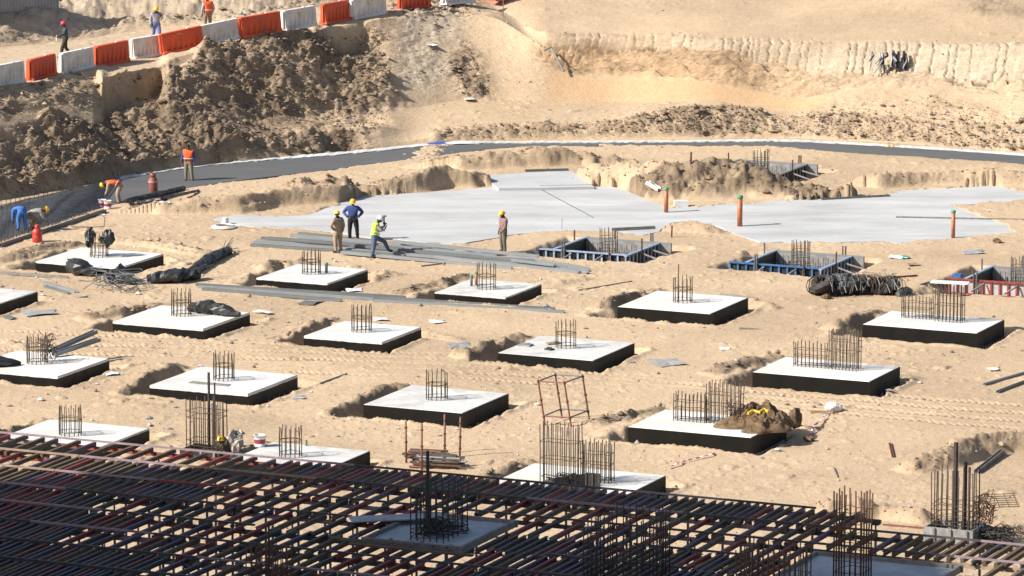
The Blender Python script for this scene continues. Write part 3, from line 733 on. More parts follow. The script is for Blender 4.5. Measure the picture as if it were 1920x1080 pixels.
# things lying or standing on the pads
def heap_mesh(name, rx, ry, h, seed, m, n=34, mr=16, fold=.5):
    """a draped heap: one sheet over a rounded form, creased by folds"""
    th = np.linspace(0, 2*np.pi, n, endpoint=False); r = np.linspace(0, 1, mr)
    T, R_ = np.meshgrid(th, r); X = rx*R_*np.cos(T)*(1+.22*np.sin(2*T+seed)+.15*np.sin(3*T+2*seed)); Y = ry*R_*np.sin(T)*(1+.22*np.sin(2*T+seed)+.15*np.sin(3*T+2*seed))
    f = 1-np.abs(fbm(X*1.6+seed, Y*1.3+seed*3, seed, 4, .6))*2.6
    Z = h*(1-R_**1.6)**.75*(.72+fold*f*.55+.35*fbm(X*1.1, Y*1.1, seed+9, 3))+.03*fbm(X*6, Y*6, seed+4, 3)*(1-R_)
    Z = np.maximum(Z, .012); Z[-1] = -.03
    vs = np.stack([X, Y, Z], -1).reshape(-1, 3); fs = [(i*n+k, i*n+(k+1) % n, (i+1)*n+(k+1) % n, (i+1)*n+k) for i in range(mr-1) for k in range(n)]
    b = MB(); b.add([tuple(map(float, v)) for v in vs], fs); return b.mesh(name, m)
def on_pad(k, px, py): return P(px, py, PAD[k][3]+.002)
def standpipe(p, h, r, lab, cap=True, m=None, group=None):
    t = thing('stand_pipe', p, 0, lab, 'pipe', group)
    MB().lathe([(r, 0), (r, h)], 14).build('pipe', m or M_ppipe, t, True)
    MB().lathe([(r*1.14, -.03), (r*1.22, -.01), (r*1.22, r*.6), (r*.9, r*.85), (r*.2, r)], 14, (0, 0, h)).build('cap', M_green, t, True)
    return t
standpipe(P(1249, 398, 0), 1.02, .095, 'orange standpipe with a green cap beside the pale concrete block', group='capped orange standpipes in the grey slab')
standpipe(P(1387, 424, 0), 1.24, .115, 'tallest orange standpipe with a green cap, near the middle of the grey slab', group='capped orange standpipes in the grey slab')
standpipe(P(1787, 446, 0), 1.12, .085, 'orange standpipe with a green cap at the right end of the grey slab', group='capped orange standpipes in the grey slab')
standpipe(on_pad('F2', 612, 512), .38, .06, 'short dark pipe stub with a green cap on the pad near the pile of sections', m=M_galv_d)
standpipe(on_pad('F3', 884, 536), .40, .05, 'thin dark pipe stub with a green cap left of the starter bars', m=M_galv_d)
standpipe(on_pad('F3', 893, 534), .48, .06, 'short orange pipe stub against the starter bars of the footing pad')

def lumpy(b, pts, rs, seed, n=10, amp=.25, flat=.8):
    rg = random.Random(seed); m = len(pts); P2 = [Vector(p) for p in pts]; vs = []
    fine = []
    for i in range(m-1):
        k = max(2, int((P2[i+1]-P2[i]).length/.16))
        for j in range(k): fine.append((P2[i].lerp(P2[i+1], j/k), lerp(rs[i], rs[i+1], j/k)))
    fine.append((P2[-1], rs[-1])); q = len(fine)
    for i, (p, r) in enumerate(fine):
        d = (fine[min(i+1, q-1)][0]-fine[max(i-1, 0)][0]).normalized(); s = d.cross(Vector((0, 0, 1))).normalized(); u = s.cross(d)
        f0 = 1+rg.uniform(-amp, amp)*.5
        for k in range(n):
            a = 2*math.pi*k/n; f = f0*(1+rg.uniform(-amp, amp))
            vs.append(p+(s*math.cos(a)+u*math.sin(a)*flat)*r*f)
    fs = [(i*n+k, i*n+(k+1) % n, (i+1)*n+(k+1) % n, (i+1)*n+k) for i in range(q-1) for k in range(n)]
    fs += [tuple(range(n-1, -1, -1)), tuple((q-1)*n+k for k in range(n))]
    return b.add(vs, fs)
def bundle(name, pix, rs, lab, cat, m=M_blackp, seed=1, zs=None, amp=.25, sticks=0, group=None):
    """a long wrapped bundle lying along photo points"""
    W_ = [G(*p) for p in pix] if zs is None else [P(q[0], q[1], z) for q, z in zip(pix, zs)]
    o = W_[0]; t = thing(name, o, 0, lab, cat, group)
    L_ = [p-o+Vector((0, 0, r*.8)) for p, r in zip(W_, rs)]
    b = MB(); lumpy(b, L_, rs, seed, 10, amp); b.build('wrapping', m, t)
    if sticks:
        rg = random.Random(seed+5); s = MB()
        for _ in range(sticks):
            e = L_[-1] if rg.random() < .7 else L_[0]; d = (L_[-1]-L_[-2]) if e is L_[-1] else (L_[0]-L_[1])
            d = d.normalized(); a = e+Vector((rg.uniform(-.15, .15), rg.uniform(-.2, .2), rg.uniform(-.05, .15)))
            s.tube([a-d*.3, a+d*rg.uniform(.2, .8)+Vector((rg.uniform(-.2, .2), rg.uniform(-.3, .3), rg.uniform(-.05, .3)))], .016, 5)
        s.build('loose_bars', M_galv_d, t)
    return t
z_ = PAD['B2'][3]
bundle('plastic_bundle', [(358,584),(388,588),(422,592),(449,595)], [.20,.30,.27,.12], 'long black plastic bundle lying on the footing pad beside its starter bars', 'bundle', seed=2, zs=[z_]*4)
z_ = PAD['F1'][3]+.75
c_ = on_pad('F1', 186, 481)
t = thing('plastic_cover', (c_.x, c_.y, PAD['F1'][3]+.55), 0, 'torn black plastic draped over the tops of the starter bars at the far left pad', 'plastic sheet')
b = MB(); rg = random.Random(4)
for a, w_, h0 in ((2.6, .20, .52), (3.4, .16, .48), (.1, .22, .45), (.9, .16, .4), (-.5, .14, .5), (5.0, .10, .22)):
    x, y = .43*math.cos(a), .43*math.sin(a); b.blob((x, y, .22), (w_, w_*.8, h0*.62), int(a*10+60), .5, 9, 7)
b.build('draped_sheet', M_blackp, t)

# black bundles round the far left pad
bundle('plastic_bundle', [(120,508),(150,516),(180,518)], [.28,.42,.18], 'crumpled black plastic bundle under the front edge of the far left pad', 'bundle', seed=11, sticks=4)
bundle('plastic_bundle', [(197,532),(225,530),(252,534)], [.22,.46,.16], 'rounded black plastic bundle of tied bars standing on bent bars', 'bundle', seed=12, sticks=6)
bundle('plastic_bundle', [(276,531),(318,531),(372,524)], [.22,.36,.30], 'thick black plastic roll lying on the sand, at the foot of the leaning roll', 'bundle', seed=13, sticks=3)
bundle('plastic_bundle', [(362,514),(395,492),(428,476)], [.22,.24,.20], 'leaning black plastic roll with loose bars poking from its upper end', 'bundle', seed=14, sticks=12)
def tangle(name, px, py, sx, sy, sz, n, lab, cat, m, seed, r=.016, arc=True, group=None, dz=0.0, base=None):
    """many bent bars tied in one heap: one thing"""
    p = base if base else G(px, py); rg = random.Random(seed); b = MB()
    for _ in range(n):
        a = rg.uniform(0, 6.28) if arc else rg.gauss(GA, .35)
        c = Vector((rg.uniform(-sx, sx)*.7, rg.uniform(-sy, sy)*.7, rg.uniform(.02, sz)))
        L_ = rg.uniform(.5, 1.0)*sx; d = Vector((math.cos(a), math.sin(a)*.8, 0))
        bend = Vector((rg.uniform(-.3, .3), rg.uniform(-.3, .3), rg.uniform(-.1, .5)*sz))
        q = [c-d*L_*.7, c-d*L_*.2+bend*.6, c+d*L_*.3+bend, c+d*L_*.8]
        for v in q: v.z = max(.0, v.z)
        b.tube(q, r, 4)
    o = b.build(name, m); o.location = (p.x, p.y, p.z+dz); tag(o, lab, cat, group); return o
tangle('bent_bars', 205, 545, 1.1, .9, .75, 26, 'tangle of bent dark bars under the rounded black bundle', 'rebar', M_galv_d, 3)
tangle('bent_bars', 245, 548, .9, .8, .5, 16, 'loose bent bars lying on the sand right of the rounded black bundle', 'rebar', M_galv_d, 31)

# grey steel sections: the long pile in front of the slab, single lengths elsewhere
def section(p0, p1, w=.14, h=.12, m=M_galv, lab='', cat='steel section', group=None, name='steel_section', z0=0.0, z1=0.0, onz=None):
    a = G(*p0) if onz is None else P(p0[0], p0[1], onz); c = G(*p1) if onz is None else P(p1[0], p1[1], onz)
    a.z += h/2+z0; c.z += h/2+z1
    o_ = (a+c)/2; d = c-a; b = MB(); b.channel(-d/2, d/2, w, h, .02)
    o = b.build(name, m); o.location = o_; tag(o, lab, cat, group); return o
PILE = 'steel sections in the long pile'
pile = [((470,462),(760,482),0),((475,458),(800,478),0),((480,454),(770,473),0),((490,450),(845,472),0),((640,478),(960,505),0),((650,472),(985,498),0),((655,467),(1000,492),0),
        ((700,464),(1060,505),0),((760,480),(1085,513),0),((750,474),(1070,508),0),((800,470),(1105,509),0),((860,478),(1102,514),.0),
        ((500,455),(790,476),.13),((560,457),(850,480),.13),((640,463),(930,488),.13),((660,470),(1005,500),.13),((760,475),(1040,505),.13),((545,444),(850,468),.0),((560,440),(700,455),.0),((740,462),(1010,489),.13),((870,470),(1100,506),.0)]
for i, (a, c, z_) in enumerate(pile):
    lift = .0 if z_ == 0 else .125
    u, v = G(*a), G(*c); zz = max(u.z, v.z, gz((u.x+v.x)/2, (u.y+v.y)/2))
    section(a, c, .15, .12, M_galv if i % 3 else M_galv_d, 'grey steel section in the long pile lying before the slab, %s layer' % ('top' if z_ else 'bottom'), group=PILE+(', top layer' if z_ else ', bottom layer'), z0=zz-u.z+lift, z1=zz-v.z+lift)
LONG = 'long grey bars lying between the two rows of pads'
for i, (a, c) in enumerate((((368,536),(760,560)), ((372,540),(700,563)), ((640,556),(1040,582)), ((700,566),(1058,587)), ((380,544),(640,566)))):
    section(a, c, .15, .11, M_galv if i % 2 else M_galv_d, 'long grey bar lying in the line of bars below the black leaning roll', group=LONG)
section((0,514), (128,522), .13, .1, M_woodg, 'grey board running in from the left photo edge to the black bundle', 'board', name='board')
section((80,530), (143,549), .16, .08, M_galv, 'short grey section lying askew, nearest the left front of the far left pad')
section((84,538), (130,552), .14, .08, M_galv_d, 'short dark section lying half under the askew grey one')
section((30,580), (165,558), .07, .08, M_galv_d, 'thin dark bar pointing from the left edge pad to the tangle of bent bars', 'bar')
section((0,464), (197,398), .14, .14, M_galv_d, 'dark pipe lying on the sand along the raft, from the red jug to the buckets', 'pipe', name='long_pipe')
section((1386,617), (1600,632), .14, .06, M_woodg, 'pale board lying on open sand behind the long pad with the tape', 'board', name='board')
section((1680,408), (1920,413), .10, .06, M_woodg, 'thin dark batten lying across the right end of the slab', 'batten', name='batten', onz=.0)
section((1845,723), (1925,700), .10, .08, M_galv, 'upper grey bar at the right photo edge beside the tracks', 'bar')
section((1870,737), (1925,716), .12, .08, M_galv_d, 'lower grey bar at the right photo edge beside the tracks', 'bar')
section((1830,888), (1880,848), .16, .12, M_woodg, 'timber edge board at the left side of the sandy pit near the tall cage', 'board', name='board')
section((985,322), (1066,320), .12, .1, M_galv_d, 'dark batten along the back edge of the raised slab', 'batten', name='batten', onz=.12)
section((1012,353), (1113,351), .10, .12, M_galv_d, 'dark batten along the front edge of the raised slab', 'batten', name='batten', onz=.005)
section((1540,375), (1668,368), .12, .08, M_woodg, 'pale board lying along the rear edge of the slab', 'board', name='board', onz=.0)
section((1148,433), (1228,429), .14, .12, M_woodg, 'timber batten on the front edge of the slab behind the left blue shutter', 'batten', name='batten', onz=.0)
# sections leaning on the pad at the left edge
zc = PAD['C1'][3]
for (a, c, za, zb, lab) in (((96,666),(180,652),.15,.62,'upper grey section leaning from the starter bars over the left edge pad'),((100,670),(186,657),.10,.42,'lower grey section leaning from the starter bars over the left edge pad')):
    u, v = P(a[0], a[1], zc), P(c[0], c[1], zc); u.z += za; v.z += zb
    b = MB(); d = v-u; b.channel(-d/2, d/2, .22, .14, .025); o = b.build('steel_section', M_galv); o.location = (u+v)/2; tag(o, lab, 'steel section')
tangle('wire_bundle', 0, 0, .34, .3, .85, 40, 'upright dark bundle of wire ties beside the starter bars on the left edge pad', 'wire', M_rebar_d, 8, r=.012, base=P(88, 678, zc))
bundle('plastic_bundle', [(-14,688),(12,687),(38,684)], [.28,.22,.08], 'dark grey roll with a pointed end lying on the left edge pad', 'bundle', seed=21, zs=[zc]*3, amp=.12)
b = MB(); b.box((0, 0, .012), (1.55, .34, .024)); o = b.build('board', M_woodg); o.location = on_pad('C2', 393, 720); o.rotation_euler.z = GA+.02
tag(o, 'grey board lying flat on the footing pad in front of its starter bars', 'board')
b = MB(); b.box((0, 0, .02), (1.45, .5, .04), GA+.15); o = b.build('board', M_cloth_w); p = P(1780, 603, PAD['F5'][3]); o.location = (p.x, p.y, PAD['F5'][3]+1.50)
tag(o, 'white board lying on top of the tall starter cage', 'board')
# hessian heap on the long pad
p = P(1418, 797, PAD['C4'][3]); t = thing('hessian_heap', p, 0, 'heap of brown hessian sacking piled on the right end of the long pad', 'sacking')
for i, (x, y, rx_, ry_, h_, sd_) in enumerate(((.25,.45,.95,1.2,.52,9),(-.35,-.3,.75,.9,.36,10),(.35,-.75,.7,.8,.28,11),(.75,.2,.6,1.0,.38,12),(-.1,.9,.6,.8,.44,13))):
    put('sack_cloth', heap_mesh('sack_cloth', rx_, ry_, h_, sd_, M_hess, 40, 20, 1.25), t, (x, y, 0), i*1.1)
b = MB(); b.tube([(-.30,-.25,.46),(-.1,-.1,.52),(.1,-.2,.48),(.26,.0,.55),(.40,-.1,.48)], .055, 6); b.build('yellow_strap', M_yellow, t)
tangle('wire_bundle', 0, 0, .3, .3, .6, 26, 'small tangle of wire against the tall starter cage left of the hessian heap', 'wire', M_rebar_d, 18, r=.01, base=P(1378, 790, PAD['C4'][3]))
p = G(1490, 800); b = MB(); b.blob((0, 0, .28), (.22, .35, .36), 77, .35, 12, 8); o = b.build('soil_sack', M_hess); o.location = p; tag(o, 'single brown sack standing against the right side of the hessian pad', 'sack')

# ------------------------------------------------------------------ shuttered footings
def shutter(key, pan, lab, colour, cages=1):
    c, wa, wb, zt = PIT[key]; t = thing('shutter_box', (c.x, c.y, 0), GA, lab, 'formwork', 'shuttered footings in pits')
    H = .62; zb = zt-H
    def panel(name, x0, y0, x1, y1, face, rim, out):
        b = MB(); r = MB(); p0, p1 = Vector((x0, y0, zb)), Vector((x1, y1, zb)); d = (p1-p0).normalized(); n = Vector((d.y, -d.x, 0))*out; L_ = (p1-p0).length
        up = Vector((0, 0, H/2))
        b.beam(p0+up, p1+up, .03, H-.06); o = b.build(name, face, t)
        r.beam(p0+Vector((0, 0, H))+n*.05, p1+Vector((0, 0, H))+n*.05, .14, .055)
        r.beam(p0+Vector((0, 0, .05))+n*.06, p1+Vector((0, 0, .05))+n*.06, .09, .05)
        k = int(L_/.36)
        for i in range(k+1):
            q = p0+d*(.03+(L_-.06)*i/k)+n*.058; r.beam(q+Vector((0, 0, .08)), q+Vector((0, 0, H-.03)), .05, .08, up=d)
        r.build('steel_frame', rim, o); return o
    a, bb = wa/2, wb/2
    panel('front_panel', -a-.75, -bb, a-.0, -bb, M_ply if len(colour) < 3 else colour[2], colour[0], 1)
    panel('back_panel', a+.6, bb, -a, bb, M_plyg, M_galv, 1)
    panel('left_panel', -a, bb+.35, -a, -bb+.02, M_ply, colour[1], 1)
    panel('right_panel', a, -bb-.3, a, bb-.02, M_ply, colour[1], 1)
    s = random.Random(sum(map(ord, key)))
    for (x, y, h) in ((-a-.18, bb*.5, .45), (-a*.25, bb+.15, .5), (a*.75, bb+.2, .38), (a*.82, bb+.2, .38), (a+.12, -bb*.2, .5), (-a*.75, -bb-.16, .4), (-a*.70, -bb-.16, .42), (a*.55, -bb-.16, .35)):
        MB().tube([(x, y, zb), (x+s.uniform(-.03, .03), y, zt+h)], .035, 6).build('stake', M_rust if s.random() < .5 else M_galv_d, t)
    for (x0, y0, x1, y1) in ((a+.1, -.4, a+1.5, -.9), (a+.1, .6, a+1.6, .3), (-a*.5, -bb-.1, -a*.7, -bb-.75), (a*.35, -bb-.1, a*.15, -bb-.75)):
        MB().beam((x0, y0, zt-.1), (x1, y1, zt-.35), .06, .05).build('brace', M_woodg, t)
    # rebar inside: base mat and column starters
    b = MB()
    for i in range(9):
        q = -a+.25+(wa-.5)*i/8; b.tube([(q, -bb+.2, zb+.12), (q, bb-.2, zb+.12)], .012, 4); b.tube([(-a+.2, q, zb+.15), (a-.2, q, zb+.15)], .012, 4)
    for i in range(14):
        q = -a+.2+(wa-.4)*i/13; b.tube([(q, bb-.25, zb+.1), (q, bb-.25, zb+.5)], .012, 4)
    mt = b.build('base_mat', M_rebar, t)
    cage(t, 'starter_cage', circle((.0, .25), .375, 14), 1.25, (.35, .62, .9), M_rebar, zb+.1)
    return t
shutter('G1', 0, 'square footing shutter in blue steel nearest the man in the maroon shirt', (M_bluepale, M_bluepale))
shutter('G2', 0, 'square footing shutter in blue steel in front of the tallest orange standpipe', (M_blue, M_bluepale))
shutter('G3', 0, 'footing shutter with a red ribbed front panel at the right photo edge', (M_redf, M_bluepale, mat('pale_infill', (.45, .44, .43), .8, .3, 3.0)))
shutter('G4', 0, 'grey footing shutter half hidden behind the brown earth heap near the road', (M_galv, M_galv))
b = MB(); b.box((0, 0, .28), (.36, .3, .56), GA); o = b.build('drum_block', M_blue); o.location = G(1795, 532, -.15); tag(o, 'small blue steel box beside the left end of the red panel', 'box')
# ball of dark mesh and wire
p = G(1612, 552)
t = thing('mesh_rolls', p, 0, 'heap of dark wire rolls and silver bar ends before the right blue shutter', 'rebar')
b = MB(); b.blob((-1.4, .1, .30), (.62, .7, .36), 5, .5, 18, 12); b.blob((-.3, .4, .28), (.9, .8, .34), 6, .5, 18, 12); b.blob((.9, .3, .26), (.75, .6, .32), 7, .5, 18, 12); b.build('dark_core', M_rebar_d, t)
rg = random.Random(12); b = MB()
for i in range(85):
    x = rg.uniform(-1.3, 1.5); a = rg.gauss(-1.2, .9); L_ = rg.uniform(.5, 1.0)
    c0 = Vector((x, rg.uniform(-.5, .5), rg.uniform(.35, .75))); d = Vector((math.cos(a)*.6, math.sin(a), -.55))
    b.tube([c0-d*L_*.4+Vector((0, 0, -.05)), c0+Vector((0, 0, .1)), c0+d*L_*.6], .017, 4)
b.build('silver_bars', M_galv_d, t)
b = MB()
for (x, y, r0) in ((-1.5, -.1, .36), (.1, 0, .4), (1.15, -.1, .36)):
    for k in range(16):
        a0 = rg.uniform(0, 3.1); rr = r0*rg.uniform(.8, 1.15); ax = rg.uniform(-.5, .5)
        b.tube([(x+ax+rr*math.cos(a0)*math.cos(q), y+rr*math.sin(a0)*math.cos(q), .38+rr*math.sin(q)) for q in [i*6.28/10 for i in range(10)]], .014, 4, closed=True)
b.build('wire_coils', M_rebar, t)
bundle('plastic_bundle', [(1682,556),(1698,552),(1708,549)], [.12,.22,.1], 'small dark pointed bundle at the right end of the wire rolls', 'bundle', seed=44, m=M_galv_d)

# ------------------------------------------------------------------ raft at the left with mesh and starters
R0, R1, R2, R3 = P(-60, 478, 0), P(186, 392, 0), P(225, 338, 0), P(-60, 402, 0)
def raft():
    o0 = R0; t = thing('rebar_mat', (o0.x, o0.y, 0), 0, 'tied rebar mat of the strip raft between the two bent workers and the earth bank', 'rebar')
    b = MB(); n1, n2 = 34, 62
    for i in range(n1+1):
        s = i/n1; p, q = R0.lerp(R1, s), R3.lerp(R2, s); b.tube([p-o0+Vector((0, 0, .07)), q-o0+Vector((0, 0, .07))], .011, 4)
    for i in range(n2+1):
        s = i/n2; p, q = R0.lerp(R3, s), R1.lerp(R2, s); b.tube([p-o0+Vector((0, 0, .095)), q-o0+Vector((0, 0, .095))], .009, 4)
    for i in range(n1+1):
        s = i/n1; p, q = R0.lerp(R1, s), R3.lerp(R2, s); b.tube([p-o0+Vector((.06, 0, .02)), q-o0+Vector((.06, 0, .02))], .014, 4)
    b.build('mat_bars', mat('grey_rebar', (.22, .215, .21), .7, .5, 3.0), t)
    ms = bars(.30, M_rebar_d, .012)
    for i in range(46):
        p = R0.lerp(R1, i/45); put('starter_bar', ms[i % 4], t, (p.x-o0.x, p.y-o0.y, .0+rnd.uniform(-.08, .05)))
    ms = bars(.40, M_rebar_d, .013)
    for i in range(34):
        p = R3.lerp(R2, i/33); put('starter_bar', ms[i % 4], t, (p.x-o0.x, p.y-o0.y, rnd.uniform(-.1, .1)))
raft()
# loose dark membrane rolls and sheets right of the bent worker
for (pix, rs, lab, sd) in (([(236,381),(290,371),(345,356)], [.12,.16,.12], 'upper black roll of membrane lying at the strip edge beside the gas cylinder', 51), ([(245,386),(300,378),(372,359)], [.10,.13,.06], 'lower black roll of membrane lying at the sand edge beside the gas cylinder', 52)):
    bundle('membrane_roll', pix, rs, lab, 'roll', seed=sd, amp=.15)
section((300,379), (318,381), .12, .05, M_white, 'white offcut lying at the end of the black membrane rolls', 'offcut', name='offcut')
tangle('wire_bundle', 262, 385, .8, .6, .2, 14, 'loose black strips lying below the membrane rolls', 'strips', M_rebar_d, 55, r=.02)
section((168,402), (196,404), .2, .05, M_white, 'white board lying by the pipe near the red-striped buckets', 'board', name='board')

# gas cylinder, red jug, buckets
p = G(287, 363); t = thing('gas_cylinder', p, 0, 'rusty red gas cylinder with a collar standing on the dark membrane', 'gas cylinder')
MB().lathe([(.17,0),(.20,.05),(.21,.12),(.21,.60),(.18,.70),(.10,.76),(.06,.78)], 20).build('cylinder_body', M_redr, t, True)
MB().lathe([(.13,.76),(.15,.80),(.14,.95),(.125,.95),(.13,.80)], 16, cap=False).build('collar', M_redr, t, True)
MB().lathe([(.212,.52),(.214,.54),(.214,.585),(.212,.60)], 20, cap=False).build('pale_band', mat('pink_band', (.55, .30, .25), .6), t, True)
p = G(70, 454); t = thing('water_jug', p, 0, 'bright red water jug with a spout cap standing at the edge of the raft', 'water jug')
MB().lathe([(.19,0),(.215,.03),(.21,.30),(.195,.33),(.215,.36),(.20,.50),(.12,.58),(.10,.60)], 20).build('jug_body', M_redp, t, True)
MB().lathe([(.10,.60),(.105,.62),(.105,.72),(.06,.76)], 14).build('cap', M_redp, t, True)
def bucket(p, lab, h=.36, r=.17):
    t = thing('paint_bucket', p, 0, lab, 'bucket')
    MB().lathe([(r*.86,0),(r*.88,.02),(r*.92,h*.28)], 18).build('bucket_base', M_cloth_w, t, True)
    MB().lathe([(r*.925,h*.28),(r*.96,h*.66)], 18, cap=False).build('red_label', mat('maroon_label', (.33, .04, .07), .5, .3, 9.0), t, True)
    MB().lathe([(r*.96,h*.66),(r,h*.96),(r*1.05,h*.96),(r*1.05,h),(r*.93,h),(r*.9,h*.6)], 18, cap=False).build('bucket_rim', M_cloth_w, t, True)
    MB().lathe([(r*.9,h*.70),(0.001,h*.70)], 18, cap=False).build('contents', M_tar, t)
    MB().tube([(r*1.04*math.cos(a), r*1.04*math.sin(a)*.2-r*.5, h-.02-abs(math.sin(a))*.12) for a in [math.pi*i/8 for i in range(9)]], .006, 4).build('handle', M_galv, t)
bucket(G(192, 389), 'left one of two red-striped buckets under the bending worker')
bucket(G(202, 391), 'right one of two red-striped buckets under the bending worker')
bucket(on_pad('D2', 487, 837), 'white paint bucket with a maroon label standing on the pad corner near the deck', .40, .20)
# white ring and can by the slab's left tip
p = G(420, 427); t = thing('hose_ring', p, 0, 'flat white coil of hose lying on sand at the left tip of the slab', 'hose')
b = MB(); 
for k in range(3): b.tube([(.52*(1-.12*k)*math.cos(a), .52*(1-.12*k)*math.sin(a), .04+.03*k) for a in [6.283*i/24 for i in range(24)]], .035, 5, closed=True)
b.build('hose', M_white, t, True)
b = MB(); b.lathe([(.13,0),(.13,.3),(.1,.32)], 14); o = b.build('white_pot', M_white); o.location = G(423, 421); tag(o, 'small white pot standing on the coil of hose', 'pot')
b = MB(); b.tube([(-.7,0,.02),(-.68,.25,.3),(-.5,.35,.5),(.5,.35,.5),(.72,.25,.35),(.7,-.1,.02),(.4,-.2,.02),(-.6,-.2,.02)], .018, 5, closed=True); o = b.build('wire_loop', M_rebar); o.location = G(165, 425); tag(o, 'bent rectangular wire loop lying on sand below the pipe', 'wire')
# grey block and white offcut near the standpipe
b = MB(); b.box((0, 0, .13), (.62, .34, .26), .05); o = b.build('concrete_block', M_conc); o.location = P(1277, 387, 0); tag(o, 'pale concrete block at the slab edge behind the first standpipe', 'block')
section((1214,345), (1236,358), .22, .16, M_white, 'white plastic trough lying on the earth left of the first standpipe', 'trough', name='trough')

# ------------------------------------------------------------------ scaffold frame, posts and stacked pipes
def scaff():
    c4 = [G(1022, 797), G(1071, 800), G(1105, 787), G(1054, 784)]; o = c4[0]
    t = thing('scaffold_tower', o, 0, 'leaning open cube of rusty red scaffold tubes standing alone on the sand', 'scaffold')
    lean = Vector((-.25, -.02, 0)); H = 1.62
    tops = []
    for q in c4:
        p = q-o; MB().tube([p, p+lean+Vector((0, 0, H))], .032, 7).build('upright', M_redr if q is not c4[2] and q is not c4[3] else M_rust, t); tops.append(p)
        for f in (.18, .55, .95): MB().lathe([(.05, -.03), (.055, 0), (.05, .03)], 8, p+lean*f+Vector((0, 0, H*f))).build('node_cup', M_rust, t)
    for f in (.20, .96):
        for i in range(4):
            a_, b__ = tops[i]+lean*f+Vector((0, 0, H*f)), tops[(i+1) % 4]+lean*f+Vector((0, 0, H*f))
            MB().tube([a_, b__], .026, 6).build('ledger', M_redr if i == 0 else M_galv_d, t)
scaff()
for i, (px_, py_, top, dx) in enumerate(((762,868,790,-.02),(791,881,793,0),(834,850,777,.0),(862,856,782,.03))):
    p = G(px_, py_); h = (py_-top)*mpp(py_)/.98; t = thing('steel_post', p, 0, ['far left rusty post of the four standing in the stack of pipes', 'nearest rusty post of the four standing in the stack of pipes', 'rear rusty post of the four in the pipe stack, before the pad corner', 'right rusty post of the four standing in the stack of pipes'][i], 'post', 'rusty posts round the pipe stack')
    MB().tube([(0,0,-.1),(dx,0,h)], .035, 8).build('tube', M_redr, t, True)
    for f in (.2, .5, .85): MB().lathe([(.05,-.025),(.058,0),(.05,.025)], 8, (dx*f, 0, h*f)).build('node_cup', M_rust, t)
rg = random.Random(23); cpt = G(812, 868)
for k in range(30):
    lay = k//9; y0 = (k % 9-4)*.125+rg.uniform(-.04, .04); a = GA*.6+rg.uniform(-.10, .10); L_ = rg.uniform(1.2, 1.7); x0 = rg.uniform(-.25, .25)
    b = MB(); d = Vector((math.cos(a), math.sin(a), rg.uniform(-.01, .01)))*L_/2; b.tube([-d, d], .042, 7); o = b.build('scaffold_tube', M_redr if k % 5 == 0 else (M_galv if k % 3 == 1 and lay >= 2 else M_rebar))
    o.location = (cpt.x+x0-.5*y0, cpt.y+y0*2.0, cpt.z+.045+lay*.095); tag(o, 'short rusty tube stacked between the four posts', 'tube', 'tubes stacked between the four posts')

# ------------------------------------------------------------------ falsework deck
ZD = 4.8
DO = P(0, 824, ZD); DE = P(1560, 970, ZD); da = (DE-DO).normalized(); db = Vector((-da.y, da.x, 0)); DANG = math.atan2(da.y, da.x)
DROW = 2.05
def dk(u, v, dz=0.0): p = DO+da*u+db*v; p.z = ZD+dz; return p
def duv(px_, py_):
    p = P(px_, py_, ZD)-DO; return p.dot(da), p.dot(db)
M_j = [mat('joist_dark', (.062, .056, .053), .6, .4, 3.0), mat('joist_navy', (.070, .050, .085), .55, .4, 3.0), mat('joist_red', (.20, .036, .036), .55, .45, 3.0), mat('joist_wood', (.13, .09, .058), .85, .45, 4.0)]
M_led = [mat('ledger_dark', (.07, .065, .068), .6, .4, 2.0), mat('ledger_red', (.30, .065, .05), .55, .4, 2.0), mat('ledger_tan', (.34, .245, .175), .8, .35, 2.5), mat('ledger_mauve', (.30, .22, .24), .6, .3, 2.0)]
u_step = duv(1615, 1000)[0]
TR1 = [duv(680, 1021), duv(860, 1040), duv(970, 989), duv(790, 974)]
TR2 = [duv(1430, 1092), duv(1720, 1116), duv(1815, 1074), duv(1548, 1052)]
def trbox(T): return min((T[0][0]+T[3][0])/2, 1e9), (T[1][0]+T[2][0])/2, (T[0][1]+T[1][1])/2, (T[2][1]+T[3][1])/2
TB = [trbox(TR1), trbox(TR2)]
def in_tray(u, v, e=.15): return any(a-e < u < b+e and c-e < v < d+e for a, b, c, d in TB)
umin, umax = duv(-120, 800)[0]-4, duv(2050, 1050)[0]
rg = random.Random(31); NROW = 11
JG = ['dark joists of the falsework deck', 'navy joists of the falsework deck', 'dark red joists of the falsework deck', 'brown timber joists of the falsework deck']
JL = ['dark grey joist laid across the ledgers of the falsework deck', 'navy painted joist laid across the ledgers of the falsework deck', 'dark red joist laid across the ledgers of the falsework deck', 'brown timber joist laid across the ledgers of the falsework deck']
joists = []
